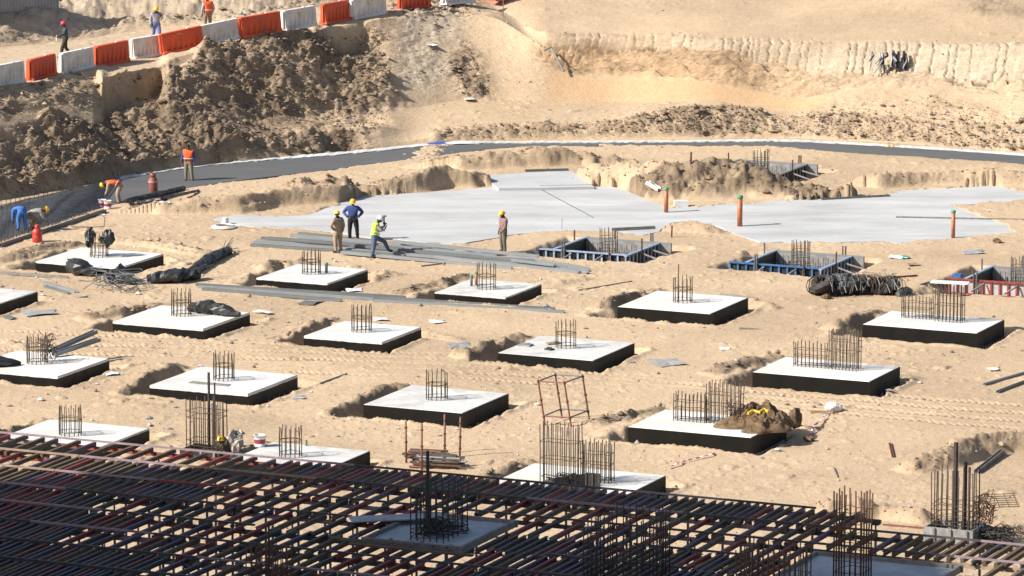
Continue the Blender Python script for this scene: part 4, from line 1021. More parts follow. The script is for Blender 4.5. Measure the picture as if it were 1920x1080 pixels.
for r_ in range(NROW):
    v0 = -DROW*r_; v1 = -DROW*(r_+1)
    u = umin; gap = .4
    while u < umax:
        dense = .27 if vnoise(np.array([u*.16+r_*3.1]), np.array([r_*1.7]), 5)[0] > (.62 if r_ < 4 else .42) else .52
        u += dense*(.88 if r_ > 4 else 1)*rg.uniform(.7, 1.35)
        if r_ == 0 and u > u_step-.3: continue
        um = u
        if in_tray(um, (v0+v1)/2, .3): continue
        pf = proj(dk(u, v0)); pn = proj(dk(u, v1))
        if pf[1] > 1130 or max(pf[0], pn[0]) < -60 or min(pf[0], pn[0]) > 1990: continue
        c = rg.random(); ci = 0 if c < .36 else (1 if c < .58 else (2 if c < .80 else 3))
        if u > u_step and rg.random() < .45: ci = 3
        if r_ < 3 and u < duv(560, 880)[0]: ci = rg.choice([3, 3, 2, 0, 0, 1])  # sunlit left rows: sun put into the colour, more brown and red
        joists.append((r_, u, v0+rg.uniform(-.02, .22), v1-rg.uniform(-.02, .22), ci, rg.uniform(-.012, .012), pn[1]))
jm = {}
def joist_mesh(ci, L_):
    k = (ci, round(L_*5)/5)
    if k not in jm:
        b = MB(); l = k[1]
        if ci == 3: b.box((0, 0, 0), (.10, l, .12))
        else:
            b.box((0, 0, .052), (.085, l, .02)); b.box((0, 0, -.052), (.085, l, .02)); b.box((0, 0, 0), (.03, l-.01, .0835))
        jm[k] = b.mesh('joist', M_j[ci])
    return jm[k]
vis = sorted(joists, key=lambda j: -min(j[6], 1105)+ (200 if j[6] > 1110 else 0))
keep = set(id(j) for j in vis[:298]); rest = [MB() for _ in M_j]
for j in joists:
    r_, u, a, c, ci, tw, _ = j; z = .12
    if id(j) in keep:
        o = put('joist', joist_mesh(ci, a-c), None, dk(u, (a+c)/2, z), DANG+tw); tag(o, JL[ci], 'joist', JG[ci])
    else:
        d = Matrix.Rotation(DANG+tw, 3, 'Z'); ctr = dk(u, (a+c)/2, z); l = a-c
        rest[ci].box(ctr, (.095, l, .12), M=d)
allr = MB(); mats_idx = []
for i, b in enumerate(rest):
    allr.add(b.v, b.f); mats_idx += [i]*len(b.f)
me = bpy.data.meshes.new('joists'); me.from_pydata(allr.v, [], allr.f); [me.materials.append(m) for m in M_j]
me.polygons.foreach_set('material_index', mats_idx); me.update()
o = bpy.data.objects.new('far_joists', me); COL.objects.link(o); tag(o, 'remaining smaller joists in the far rows of the falsework deck', 'joists', None, 'stuff')
# ledgers, in lengths laid end to end, on the heads of the props
LG = ['dark ledgers of the falsework deck', 'red ledgers of the falsework deck', 'tan timber ledgers of the falsework deck', 'mauve grey ledgers of the falsework deck']
LL = ['dark steel ledger carrying the joists of the falsework deck', 'red steel ledger carrying the joists of the falsework deck', 'tan timber ledger carrying the joists of the falsework deck', 'mauve grey ledger carrying the joists of the falsework deck']
prop_uv = []
for r_ in range(NROW+1):
    v = -DROW*r_; u = umin-rg.uniform(0, 3)
    while u < umax:
        L_ = rg.uniform(3.2, 6.0); a, c = u, min(u+L_, umax); u += L_+.01
        if r_ == 0 and a > u_step-.5: continue
        if r_ == 0: c = min(c, u_step)
        q = rg.random(); ci = 0 if q < .45 else (1 if q < .54 else (2 if q < .70 else 3))
        if r_ < 3 and a < duv(500, 870)[0]: ci = rg.choice([1, 1, 2, 3])  # brighter ledger colours stand in for sun on the left rows
        if a > u_step: ci = rg.choice([2, 2, 3, 0])
        p0, p1 = proj(dk(a, v)), proj(dk(c, v))
        if min(p0[1], p1[1]) > 1150 or p1[0] < -60 or p0[0] > 1990: continue
        if in_tray((a+c)/2, v, .0):
            tb = [t for t in TB if t[2]-.1 < v < t[3]+.1][0]
            if a < tb[0] < c: c = tb[0]-.02
            elif a < tb[1] < c: a = tb[1]+.02
            else: continue
        b = MB(); m_ = dk((a+c)/2, v); h = (c-a)/2
        b.box((0, 0, 0), (2*h, .10, .10)); b.box((0, .0, .056), (2*h, .045, .012))
        # a raised stop edge on the rim of the deck
        o = b.build('ledger', M_led[ci]); o.location = dk((a+c)/2, v, -.003); o.rotation_euler.z = DANG
        tag(o, LL[ci], 'ledger', LG[ci])
    k = umin+.9
    while k < umax:
        if not (r_ == 0 and k > u_step): prop_uv.append((k, v))
        k += 1.85
# edge strips lying on the joist ends: the light lines of the deck
for r_ in range(NROW):
    v = -DROW*r_; u = umin
    while u < umax:
        L_ = rg.uniform(2.5, 5); a, c = u, u+L_-.02; u += L_
        if r_ == 0 and c > u_step: continue
        if in_tray((a+c)/2, v, .3) or in_tray(a, v, .3) or in_tray(c, v, .3): continue
        p0, p1 = proj(dk(a, v)), proj(dk(c, v))
        if min(p0[1], p1[1]) > 1120 or p1[0] < -40 or p0[0] > 1960: continue
        lit = r_ < 3 and a < duv(450, 870)[0]
        ci = rg.choice([1, 2, 3, 3]) if (lit or a > u_step) else rg.choice([0, 0, 3, 0, 3])  # lit stretches lighter, shaded ones mostly dark: light put into rail colour
        b = MB(); b.box((0, 0, 0), (c-a, .07, .05)); o = b.build('edge_rail', M_led[ci]); o.location = dk((a+c)/2, v+.05, .21); o.rotation_euler.z = DANG
        tag(o, ['dark', 'red', 'tan', 'mauve grey'][ci]+' rail lying over the joist ends of the falsework deck', 'rail', ['dark', 'red', 'tan', 'mauve grey'][ci]+' rails on the deck')
# props
pt = MB().tube([(0,0,0),(0,0,1)], .038, 8).mesh('tube', M_galv_d, True)
pb = MB().box((0,0,.012), (.26,.26,.024)).mesh('base_plate', M_galv_d)
hb = MB(); hb.box((0,0,0), (.22,.22,.02)); hb.box((-.095,0,.06), (.02,.2,.1)); hb.box((.095,0,.06), (.02,.2,.1)); hb.tube([(0,0,-.5),(0,0,0)], .025, 6); hb.lathe([(.06,-.34),(.07,-.30),(.06,-.26)], 8)
ph = hb.mesh('jack_head', M_j[0])
lb = MB().tube([(0,0,0),(1.85,0,0)], .026, 6).mesh('brace_tube', M_galv_d)
for (u, v) in prop_uv:
    p = dk(u, v); pj = proj(p)
    if pj[0] < -60 or pj[0] > 1990: continue
    if in_tray(u, v, .0): continue
    g = gz(p.x, p.y); t = thing('shoring_prop', (p.x, p.y, g), DANG, 'dark steel shoring prop holding up the ledgers of the falsework deck', 'prop', 'shoring props under the falsework deck')
    h = ZD-.08-g; o = put('tube', pt, t); o.scale = (1, 1, h-.25); put('base_plate', pb, t); put('jack_head', ph, t, (0, 0, h))
    put('ledger_tube', lb, t, (0, 0, h-.9))
# trays
def tray(T, lab, zz=.10):
    a, b, c, d = T; ctr = ((a+b)/2, (c+d)/2); w, l = b-a, d-c
    p = dk(*ctr); t = thing('drop_panel', (p.x, p.y, ZD), DANG, lab, 'formwork')
    MB().box((0, 0, zz), (w, l, .02)).build('plywood', mat('grey_blue_ply', (.40, .44, .48), .75, .3, 1.2, bump=.1), t)
    for (x, y, sx, sy) in ((0, -l/2, w+.16, .08), (0, l/2, w+.16, .08), (-w/2, 0, .08, l-.09), (w/2, 0, .08, l-.09)):
        MB().box((x, y, .12), (sx, sy, .19)).build('edge_board', M_woodg, t)
    return t
tray(TB[0], 'recessed blue-grey plywood tray around the dark column cage in the deck')
tray(TB[1], 'recessed plywood tray by the rusty cages at the front right of the deck')
b = MB(); b.box((0,0,.015),(2.6,.7,.03)); o = b.build('plywood_sheet', mat('pale_ply', (.36,.38,.40), .8, .3, 2.0)); u_, v_ = duv(745, 988); o.location = dk(u_, v_, .25); o.rotation_euler.z = DANG+.62; tag(o, 'pale plywood sheet lying beside the recessed tray in the deck', 'plywood')
for (px_, py_, L_, r, lab) in ((740,1043,3.2,.0,'first brown plank lying in front of the recessed deck tray'),(770,1051,3.6,.01,'second brown plank lying in front of the recessed deck tray'),(700,1037,2.6,-.01,'short brown plank lying at the left corner of the recessed deck tray')):
    u_, v_ = duv(px_, py_); b = MB(); b.box((0,0,.03),(L_,.16,.05)); o = b.build('plank', M_j[3]); o.location = dk(u_, v_, .27); o.rotation_euler.z = DANG+r; tag(o, lab, 'plank')

def column_cage(p, w, d, nx, ny, h, hoops, m, lab, rot=GA, spikes=(), kick=None, r=.018, name='column_cage', seed=1, hj=.1):
    rg = random.Random(seed); t = thing(name, p, rot, lab, 'rebar cage')
    pts = rectpts((0, 0), w, d, nx, ny); ms = bars(h, m, r)
    for z in hoops: b = MB(); ring(b, pts, z, .011, .02, rg); b.build('tie_hoop', m, t)
    for i, q in enumerate(pts): put('rebar', ms[i % 4], t, (q[0], q[1], rg.uniform(-hj, hj)), rg.uniform(0, 6))
    for (x, y, hh, rr) in spikes: MB().tube([(x, y, 0), (x, y, hh)], rr, 7).build('tall_post', M_rebar_d, t)
    if kick:
        kh, mm = kick; b = MB(); a, c = w/2+.14, d/2+.14
        for (x, y, sx, sy) in ((0, -c, 2*a+.08, .04), (0, c, 2*a+.08, .04), (-a, 0, .04, 2*c-.05), (a, 0, .04, 2*c-.05)): b.box((x, y, kh/2), (sx, sy, kh))
        kb = b.build('kicker_box', mm, t); s = MB()
        for (x, y) in ((-a*.6, -c-.05), (a*.1, -c-.05), (a*.8, -c-.05), (a+.05, -c*.4), (a+.05, c*.5)): s.box((x, y, kh/2), (.07, .06, kh*.96))
        s.build('studs', M_woodg, kb)
    return t
def DK(px_, py_): u_, v_ = duv(px_, py_); return dk(u_, v_, .11)
column_cage(DK(824, 1012), .95, 1.6, 6, 6, 1.45, (.1,.2,.3,.45,.9), M_rebar_d, 'dark column cage rising from the recessed plywood tray in the deck', DANG, ((-.25,-.2,2.35,.045),), seed=3)
tangle('bent_bars', 0, 0, .55, .45, .35, 34, 'dense dark ties at the foot of the tall cage behind the deck edge', 'rebar', M_rebar_d, 66, base=P(1055, 912, PAD['D3'][3]))
tangle('bent_bars', 0, 0, .55, .9, .3, 50, 'dense dark ties heaped at the foot of the cage in the deck tray', 'rebar', M_rebar_d, 61, base=DK(828, 1008))
column_cage(DK(1175, 1098), 1.5, 2.2, 9, 9, 1.75, (.3,.7,1.1,1.45), M_rebar_d, 'wide dark cage of bars in the front of the deck, right of its middle', DANG, seed=4)
column_cage(DK(1450, 1120), 1.6, 1.2, 12, 5, 1.25, (.5,.9), M_rust, 'row of rusty bars in the front of the deck, left of the rusty cage', DANG, seed=5)
column_cage(DK(1598, 1098), .75, .8, 6, 5, 2.35, (.3,.6,.95,1.2,1.6,1.9), M_rust, 'tall rusty cage at the front right of the deck', DANG, seed=6, r=.022)
column_cage(DK(505, 1112), .9, .8, 7, 4, 1.2, (.5,.9), M_rust, 'rusty bar tops in the front of the deck at the lower left', DANG, ((-.05,.1,1.75,.03),), seed=7)
column_cage(P(388, 852, 0), 1.15, .75, 8, 4, 1.85, (.15,.25,.35,.5,1.3,1.5), M_rebar, 'tall rusty column cage behind the left part of the deck edge', GA, ((.15,-.1,2.85,.045),(.32,.0,2.5,.03),(.22,.12,2.0,.04)), (.22, M_ply), seed=8)
column_cage(P(1790, 1016, 0), 1.25, .95, 8, 4, 2.25, (.5,.62,.75,.9,1.1,1.25), M_rebar, 'tall column cage in a grey kicker box at the right end of the deck', GA, ((.05,-.15,3.2,.075),(.3,.1,2.55,.05),(.42,.1,2.4,.04)), (.55, M_plyg), seed=9, r=.02)
tangle('rusty_cage', 1843, 995, .35, .4, 1.1, 60, 'low tangle of rusty cage bars right of the grey kicker box', 'rebar', M_rust, 63, r=.014)
tangle('wire_bundle', 1862, 1022, .75, .8, .45, 90, 'dark heap of wire at the right end of the deck behind the rail', 'wire', M_rebar_d, 64, r=.018)
b = MB(); 
for i in range(7): b.tube([(-.55, -.45+.15*i, 0), (.45, -.45+.15*i, .02)], .013, 4)
for i in range(3): b.tube([(-.2+.3*i, -.5, .014), (-.2+.3*i, .5, .014)], .013, 4)
o = b.build('mesh_sheet', M_rebar); p = G(1880, 1000); o.location = (p.x, p.y, p.z+1.05); o.rotation_euler = (.25, 0, .1); tag(o, 'small flat sheet of wire mesh sticking out from the rusty cage at the right', 'mesh')
# black kicker panels at the deck edge in front of the two cages
zc = PAD['D3'][3]
for (px_, py_, w, h, a, lab) in ((1068,916,1.35,.42,GA+1.0,'black shutter panel angled at the foot of the tall dark cage'),(1112,930,.5,.75,GA,'black shutter panel standing at the right front of the two dark cages'),(1070,926,1.5,.3,GA,'low black shutter panel along the front of the tall dark cage')):
    p = P(px_, py_, zc); t = thing('formwork_shutter', p, a, lab, 'formwork'); MB().box((0, 0, h/2), (w, .05, h)).build('panel', M_ply, t)
    b = MB(); [b.box((x*w/2*.92, -.045, h/2), (.05, .04, h*.98)) for x in (-1, 0, 1)]; b.build('studs', M_rebar_d, t)
# things beside the left tall cage
p = G(425, 852); t = thing('tarp_heap', p, 0, 'heap of clear plastic and rusty ties right of the left tall cage', 'heap')
b = MB(); b.blob((.25, .1, .34), (.32, .4, .42), 91, .3, 12, 8); b.build('clear_plastic', mat('dusty_plastic', (.42,.36,.31), .5, .3, 4.0), t)
b = MB(); b.blob((-.1, 0, .25), (.3, .35, .3), 92, .4, 12, 8); b.build('ties', M_rebar, t)
b = MB(); b.lathe([(.0,.16),(.09,.14),(.14,.06),(.15,0),(.18,-.01)], 14, cap=False); o = b.build('yellow_helmet', M_yellow, None, True); o.location = (p.x-.2, p.y-.1, p.z+.52); tag(o, 'yellow safety helmet lying on the ties beside the left tall cage', 'helmet')
section((440,862), (462,856), .3, .25, M_woodg, 'short grey timber crate against the bucket pad behind the deck', 'timber', name='timber_block')
for (px_, py_, h, lab) in ((575,886,.62,'thin steel pin standing in front of the bucket pad at the deck edge'),(640,893,.4,'short wooden peg at the front right of the bucket pad')):
    p = G(px_, py_); b = MB(); b.tube([(0,0,0),(0,0,h+.5)], .035, 6); o = b.build('peg', M_galv_d if px_ < 600 else M_rust); o.location = p; tag(o, lab, 'peg')

# ------------------------------------------------------------------ traffic barriers along the ramp
def barrier_mesh(L_, m):
    b = MB(); prof = [(-.24,0),(-.24,.10),(-.17,.18),(-.13,.86),(-.11,.92),(-.11,1.0)]
    xs = []; n = 6
    xs.append((-L_/2, 0))
    for i in range(n):
        a = -L_/2+.14+(L_-.28)*i/n; w = (L_-.28)/n
        xs += [(a+w*.10, 0), (a+w*.28, 1), (a+w*.72, 1), (a+w*.90, 0)]
    xs.append((L_/2, 0)); vs = []; k = len(prof)
    for (x, d) in xs:
        for s in (1, -1):
            for (y, z) in (prof if s == 1 else prof[::-1]):
                yy_ = y+ (.095*d if .15 < z < .80 else 0) if s == 1 else -(y+(.095*d if .15 < z < .80 else 0))
                zz = z
                if d and z == 0: zz = .0
                vs.append((x, yy_, zz))
    m_ = 2*k; fs = []
    for i in range(len(xs)-1):
        for j in range(m_):
            l = (j+1) % m_; fs.append((i*m_+j, (i+1)*m_+j, (i+1)*m_+l, i*m_+l))
    fs.append(tuple(range(m_))); fs.append(tuple((len(xs)-1)*m_+j for j in range(m_-1, -1, -1)))
    b.add(vs, fs)
    return b.mesh('barrier_body', m)
# base points along the ramp: photo positions of the barriers' lower near edges
bar_px = [(15,160,'w'),(77,147,'r'),(143,134,'w'),(208,121,'r'),(275,108,'w'),(342,95,'r'),(412,80,'w'),(488,66,'r'),(560,54,'w'),(629,42,'r'),(690,32,'w'),(776,18,'r'),(858,8,'w'),(948,2,'r'),(-52,174,'r')]
blab = {15:'white barrier cut by the left photo edge', 77:'orange barrier nearest the left photo edge', 143:'white barrier hiding the legs of the man in the red helmet', 208:'second orange barrier from the left', 275:'white barrier right below the man in the grey shirt', 342:'orange barrier between the grey-shirted man and the orange vest', 412:'white barrier under the man in the orange vest on the ramp', 488:'orange barrier half buried by the top of the earth bank', 560:'longest-looking white barrier on top of the bank, with a faint yellow mark', 629:'orange barrier at the right end of the earth bank', 690:'white barrier with a yellow mark at the upper right end of the row', 776:'orange barrier behind the rubble above the sand slope', 858:'white barrier partly hidden by rubble at the top edge', 948:'orange barrier farthest right at the top edge', -52:'orange barrier outside the left edge'}
Lb = 1.74; bms = {'w': barrier_mesh(Lb, M_barw), 'r': barrier_mesh(Lb, M_barr)}
bpts = [(G(x, y), x, c) for x, y, c in sorted(bar_px)]
for i, (p, x, c) in enumerate(bpts):
    q = bpts[min(i+1, len(bpts)-1)][0]; r = bpts[max(i-1, 0)][0]; d = (q-r)
    t = thing('traffic_barrier', p+Vector((0, .2, .0)), math.atan2(d.y, d.x), blab[x], 'barrier', 'white barriers' if c == 'w' else 'orange barriers')
    t.rotation_euler = (rnd.uniform(-.02, .02), -math.atan2(d.z, math.hypot(d.x, d.y))+rnd.uniform(-.025, .025), math.atan2(d.y, d.x)+rnd.uniform(-.07, .07))
    nx_ = bpts[i+1][0] if i+1 < len(bpts) else r
    sc = min(1.35, max(.9, (nx_-p).length*.965/(Lb+.07)))
    t.scale = (sc, 1, 1); put('barrier_body', bms[c], t)
    b = MB(); b.box((-Lb/2-.035, 0, .55), (.07, .16, .8)); b.build('end_connector', M_white if c == 'w' else M_barr, t)
    b = MB(); b.lathe([(.06,1.0),(.06,1.03),(.05,1.035)], 10, (.3,0,0)); b.build('filler_cap', M_barw, t, True)
    if x in (560, 690):
        b = MB(); b.box((.0, -.122, .80), (.34, .012, .07)); b.box((-.02, -.126, .72), (.22, .012, .05)); b.build('emblem', mat('faded_yellow', (.62,.42,.10), .7), t)
    elif c == 'r':
        b = MB(); b.tube([(.16*math.cos(a)-.1, -.135, .80+.07*math.sin(a)) for a in [6.283*k/12 for k in range(12)]], .014, 4, closed=True); b.build('emblem', mat('faded_pink', (.62,.20,.14), .7), t)

# corrugated fence in the top left corner
fp = G(-60, 34); fq = G(112, 16)
t = thing('corrugated_fence', (fp.x, fp.y, 0), 0, 'grey corrugated metal fence in the top left corner behind the sand', 'fence')
d = fq-fp; d.z = 0; L_ = d.length; d.normalize(); n_ = Vector((-d.y, d.x, 0)); vs = []; N_ = int(L_/.05)
for i in range(N_+1):
    o_ = [0, 0, .05, .05][i % 4]; p = d*(L_*i/N_)+n_*o_; vs += [p+Vector((0, 0, fp.z-.6)), p+Vector((0, 0, fp.z+2.2))]
b = MB(); b.add(vs, [(2*i, 2*i+2, 2*i+3, 2*i+1) for i in range(N_)]); b.add([Vector(v)+n_*.01 for v in vs], [(2*i+1, 2*i+3, 2*i+2, 2*i) for i in range(N_)]); b.build('sheeting', mat('fence_grey', (.30,.31,.33), .55, .2, .8, metal=.3), t)
b = MB()
for k in range(3): q = d*(L_*(.05+.45*k))+n_*.1; b.box((q.x, q.y, fp.z+.8), (.08,.08,2.6))
b.build('fence_posts', M_galv_d, t)

# the tower block beside the photographer's, just off the left edge, whose shade lies on the deck
def block():
    pa = P(560, 870, ZD); s_ = math.tan(SUN_AZ); x1, x0 = -31.0, -50.0
    y1 = pa.y-s_*(pa.x-x0); y0 = y1-34; H = 38.0
    t = thing('tower_block', (0, 0, 0), 0, 'pale concrete tower block beyond the left edge that shades the deck', 'building')
    b = MB(); b.box(((x0+x1)/2, (y0+y1)/2, H/2-1), (x1-x0-.3, y1-y0-.3, H+1.7)); b.build('wall', mat('render_wall', (.46,.43,.38), .9, .2, .3), t)
    gl = mat('window_glass', (.05,.06,.07), .15, .1, 1.0)
    for f in range(11):
        z = f*3.4+.2
        b = MB(); b.box(((x0+x1)/2, (y0+y1)/2, z), (x1-x0, y1-y0, .35)); b.build('floor_band', M_rim, t)
        for i in range(7):
            if f > 10: break
            b = MB(); b.box((x1-.14, y0+3+i*4.6, z+1.75), (.05, 2.2, 1.7)); w = b.build('window', M_galv_d, t)
            MB().box((x1-.10, y0+3+i*4.6, z+1.75), (.05, 2.0, 1.5)).build('pane', gl, w)
block()

# ------------------------------------------------------------------ people
M_skin = mat('dark_skin', (.095, .052, .034), .6, .2, 9.0)
M_hair = mat('black_hair', (.012, .010, .009), .8, .2, 9.0)
M_eye = mat('eye_white', (.55, .53, .50), .4, .1, 5.0)
def cloth(name, c, c2=None): return mat('cloth_'+name, c, .92, .28, 7.0, bump=.3, bscale=22, c2=c2)
def person(loc, face, label, pose, shirt, trousers, helmet=None, vest=None, boots=(.03, .026, .022), scale=1.0, hand_l=None, look=None, scarf=None):
    """face: heading in degrees (0 = away from the camera, 90 = to the left). pose: joints in (right, forward, up)"""
    J = {'pelvis': (0, 0, .95), 'waist': (0, .005, 1.09), 'chest': (0, .01, 1.30), 'neck': (0, .005, 1.47), 'head': (0, .025, 1.56),
         'sl': (-.185, 0, 1.415), 'el': (-.245, -.03, 1.13), 'wl': (-.25, .05, .89), 'fl': (-.245, .075, .80),
         'sr': (.185, 0, 1.415), 'er': (.245, -.03, 1.13), 'wr': (.25, .05, .89), 'fr': (.245, .075, .80),
         'hl': (-.095, 0, .90), 'kl': (-.11, .03, .50), 'al': (-.115, -.015, .09), 'tl': (-.13, .14, .04),
         'hr': (.095, 0, .90), 'kr': (.11, .03, .50), 'ar': (.115, -.015, .09), 'tr': (.13, .14, .04)}
    J.update(pose)
    RAD = {'pelvis': (.165, .12), 'waist': (.145, .105), 'chest': (.175, .12), 'neck': (.06, .06), 'head': (.055, .06), 'sl': (.072, .072), 'sr': (.072, .072),
           'el': (.048, .048), 'er': (.048, .048), 'wl': (.034, .034), 'wr': (.034, .034), 'fl': (.036, .022), 'fr': (.036, .022), 'hl': (.105, .105), 'hr': (.105, .105),
           'kl': (.066, .066), 'kr': (.066, .066), 'al': (.045, .045), 'ar': (.045, .045), 'tl': (.045, .035), 'tr': (.045, .035)}
    BONES = [('pelvis','waist'),('waist','chest'),('chest','neck'),('neck','head'),('chest','sl'),('sl','el'),('el','wl'),('wl','fl'),('chest','sr'),('sr','er'),('er','wr'),('wr','fr'),
             ('pelvis','hl'),('hl','kl'),('kl','al'),('al','tl'),('pelvis','hr'),('hr','kr'),('kr','ar'),('ar','tr')]
    names = list(J); idx = {n: i for i, n in enumerate(names)}
    me = bpy.data.meshes.new('skel'); me.from_pydata([J[n] for n in names], [(idx[a], idx[b]) for a, b in BONES], [])
    ob = bpy.data.objects.new('skel', me); COL.objects.link(ob)
    md = ob.modifiers.new('Skin', 'SKIN'); sub = ob.modifiers.new('Sub', 'SUBSURF'); sub.levels = 1; sub.render_levels = 1
    for n in names:
        sv = me.skin_vertices[0].data[idx[n]]; sv.radius = RAD[n]; sv.use_root = (n == 'pelvis')
    dg = bpy.context.evaluated_depsgraph_get(); ev = ob.evaluated_get(dg); bm_ = bpy.data.meshes.new_from_object(ev)
    V = [v.co.copy() for v in bm_.vertices]; NRM = [v.normal.copy() for v in bm_.vertices]; F = [tuple(p.vertices) for p in bm_.polygons]
    bpy.data.objects.remove(ob); bpy.data.meshes.remove(bm_)
    Jv = {n: Vector(J[n]) for n in names}
    def near(p):
        best = (9, None)
        for a, b in BONES:
            d = Jv[b]-Jv[a]; t = max(0, min(1, (p-Jv[a]).dot(d)/max(1e-6, d.length_squared))); r = lerp(min(RAD[a]), min(RAD[b]), t)
            q = (p-Jv[a]-d*t).length-r*.9
            if q < best[0]: best = (q, (a, b))
        return best[1]
    fb = [near(sum((V[i] for i in f), Vector())/len(f)) for f in F]
    b = MB(); b.add(V, F)
    # head: skull with nose, brow, ears, chin, eyes and mouth
    up = (Jv['head']-Jv['neck']).normalized(); fwd = Vector(look) if look else Vector((0, 1, 0)); fwd = (fwd-up*fwd.dot(up)).normalized(); sd = fwd.cross(up)
    hc = Jv['head']+up*.075+fwd*.012
    HM = Matrix((sd, fwd, up)).transposed()
    hv = []; n_, m_ = 16, 12
    for i in range(m_+1):
        th = math.pi*i/m_
        for k in range(n_):
            a = 2*math.pi*k/n_; x, y, z = .076*math.sin(th)*math.cos(a), .094*math.sin(th)*math.sin(a), .118*math.cos(th)
            if z < 0: x *= 1+z*2.2; y = y*(1+z*1.0)+(.012 if y > 0 else 0)
            hv.append(hc+HM @ Vector((x, y, z)))
    hf = [(i*n_+k, (i+1)*n_+k, (i+1)*n_+(k+1) % n_, i*n_+(k+1) % n_) for i in range(m_) for k in range(n_)]
    b.add(hv, hf)
    def hp(x, y, z): return hc+HM @ Vector((x, y, z))
    b.tube([hp(0, .088, .02), hp(0, .112, -.022), hp(0, .094, -.032)], [.009, .017, .010], 6)
    for s_ in (-1, 1): b.tube([hp(s_*.076, .0, .025), hp(s_*.088, -.008, .0), hp(s_*.077, .004, -.03)], [.012, .017, .009], 6)
    b.tube([hp(-.026, .088, -.058), hp(0, .094, -.060), hp(.026, .088, -.058)], .008, 5)
    # hands: five curled fingers of their own
    for sgn, w_, f_ in ((-1, 'wl', 'fl'), (1, 'wr', 'fr')):
        d = (Jv[f_]-Jv[w_]).normalized(); pal = Vector((0, 1, 0)); side = d.cross(pal)
        side = side.normalized() if side.length > .2 else d.cross(Vector((1, 0, 0))).normalized(); pal = side.cross(d)
        for k in range(4):
            L_ = (.062, .074, .070, .054)[k]; o_ = Jv[f_]+side*((k-1.5)*.019)
            b.tube([o_-d*.01, o_+d*L_*.5+pal*.006*(k % 2), o_+d*L_*.95+pal*.022], [.0095, .0088, .0070], 5)
        o_ = Jv[w_].lerp(Jv[f_], .35)-side*sgn*.03; b.tube([o_, o_-side*sgn*.025+d*.03+pal*.012, o_-side*sgn*.028+d*.062+pal*.022], [.012, .0105, .0085], 5)
    t = thing('person', loc, math.radians(face), label, 'person'); t.scale = (scale*1.12, scale*1.12, scale)
    b.build('body', M_skin, t, True)
    e = MB()
    for s_ in (-1, 1): e.blob(hp(s_*.031, .080, .012), (.012, .010, .008), 1, 0, 8, 5)
    e.build('eyes', M_eye, t, True)
    def shell(name, test, off, m):
        fs = [f for f, bn, in zip(F, fb) if test(f, bn)]
        if not fs: return None
        used = sorted(set(i for f in fs for i in f)); mp = {v: i for i, v in enumerate(used)}; k = len(used)
        rg_ = random.Random(len(used)); out = [V[i]+NRM[i]*(off+rg_.uniform(-.003, .005)) for i in used]; inn = [V[i]+NRM[i]*.002 for i in used]
        o_ = MB(); o_.add(out+inn, [tuple(mp[i] for i in f) for f in fs])
        ed = {}
        for f in fs:
            for i in range(len(f)): q = (f[i], f[(i+1) % len(f)]); ed[q] = 1
        for (x, y) in ed:
            if (y, x) not in ed: o_.f.append((mp[y], mp[x], mp[x]+k, mp[y]+k))
        return o_.build(name, m, t, True)
    legs = {('hl','kl'),('hr','kr'),('kl','al'),('kr','ar'),('pelvis','hl'),('pelvis','hr')}
    feet = {('al','tl'),('ar','tr')}
    arms = {('sl','el'),('sr','er'),('el','wl'),('er','wr')}
    tors = {('waist','chest'),('chest','sl'),('chest','sr'),('chest','neck')}
    pw = {('pelvis','waist')}
    shell('trousers', lambda f, bn: bn in legs, .014, trousers)
    shell('shirt', lambda f, bn: bn in tors or bn in arms or bn in pw, .016, shirt)
    shell('boots', lambda f, bn: bn in feet, .016, mat('boot_leather', boots, .7, .3, 5.0))
    if vest is not None:
        v_ = shell('safety_vest', lambda f, bn: bn in tors or bn in pw, .032, vest)
        if True:
            for hh in ((.30, .62) if vest.name.endswith('lime') else (.42,)):
                a_, c_ = Jv['pelvis'].lerp(Jv['chest'], hh-.22), Jv['pelvis'].lerp(Jv['chest'], hh); ax = (c_-a_).normalized()
                sx = Vector((1, 0, 0)); sy = ax.cross(sx).normalized()
                ctr = Jv['pelvis'].lerp(Jv['chest'], hh)
                MB().tube([ctr+sx*math.cos(q)*.215+sy*math.sin(q)*.168 for q in [6.283*i/20 for i in range(20)]], .016, 5, closed=True).build('reflective_band', mat('reflective', (.62, .64, .60), .4, .1, 4.0), v_)
    if scarf is not None:
        MB().tube([Jv['neck']+Vector((.075*math.cos(q), .075*math.sin(q)+.02, .03)) for q in [6.283*i/12 for i in range(12)]], .035, 6, closed=True).build('scarf', scarf, t, True)
    hv = MB(); prof = [(.118, -.012), (.128, .0), (.122, .035), (.105, .085), (.070, .120), (.03, .134), (.002, .136)] if helmet is not None else [(.082, .0), (.090, .03), (.080, .07), (.05, .10), (.002, .112)]
    R_ = []; n_ = 18
    for (r, z) in prof:
        for k in range(n_):
            a = 2*math.pi*k/n_; R_.append(hc+HM @ Vector((r*.90*math.cos(a), r*1.08*math.sin(a), z+(.028 if helmet is not None else .012))))
    hv.add(R_, [(i*n_+k, i*n_+(k+1) % n_, (i+1)*n_+(k+1) % n_, (i+1)*n_+k) for i in range(len(prof)-1) for k in range(n_)])
    if helmet is not None:
        br = []
        for k in range(9):
            a = math.pi*(.12+.76*k/8); br += [hc+HM @ Vector((.110*math.cos(a), .128*math.sin(a), .030)), hc+HM @ Vector((.118*math.cos(a), .128*math.sin(a)+.055*math.sin(a), .020))]
        hv.add(br, [(2*i, 2*i+1, 2*i+3, 2*i+2) for i in range(8)])
        hv.build('helmet', helmet, t, True)
    else: hv.build('hair', M_hair, t, True)
    return t
H_y, H_r, H_w = M_yellow, mat('helmet_red', (.55, .05, .05), .35, .1, 4.0), mat('helmet_white', (.78, .78, .76), .35, .1, 4.0)
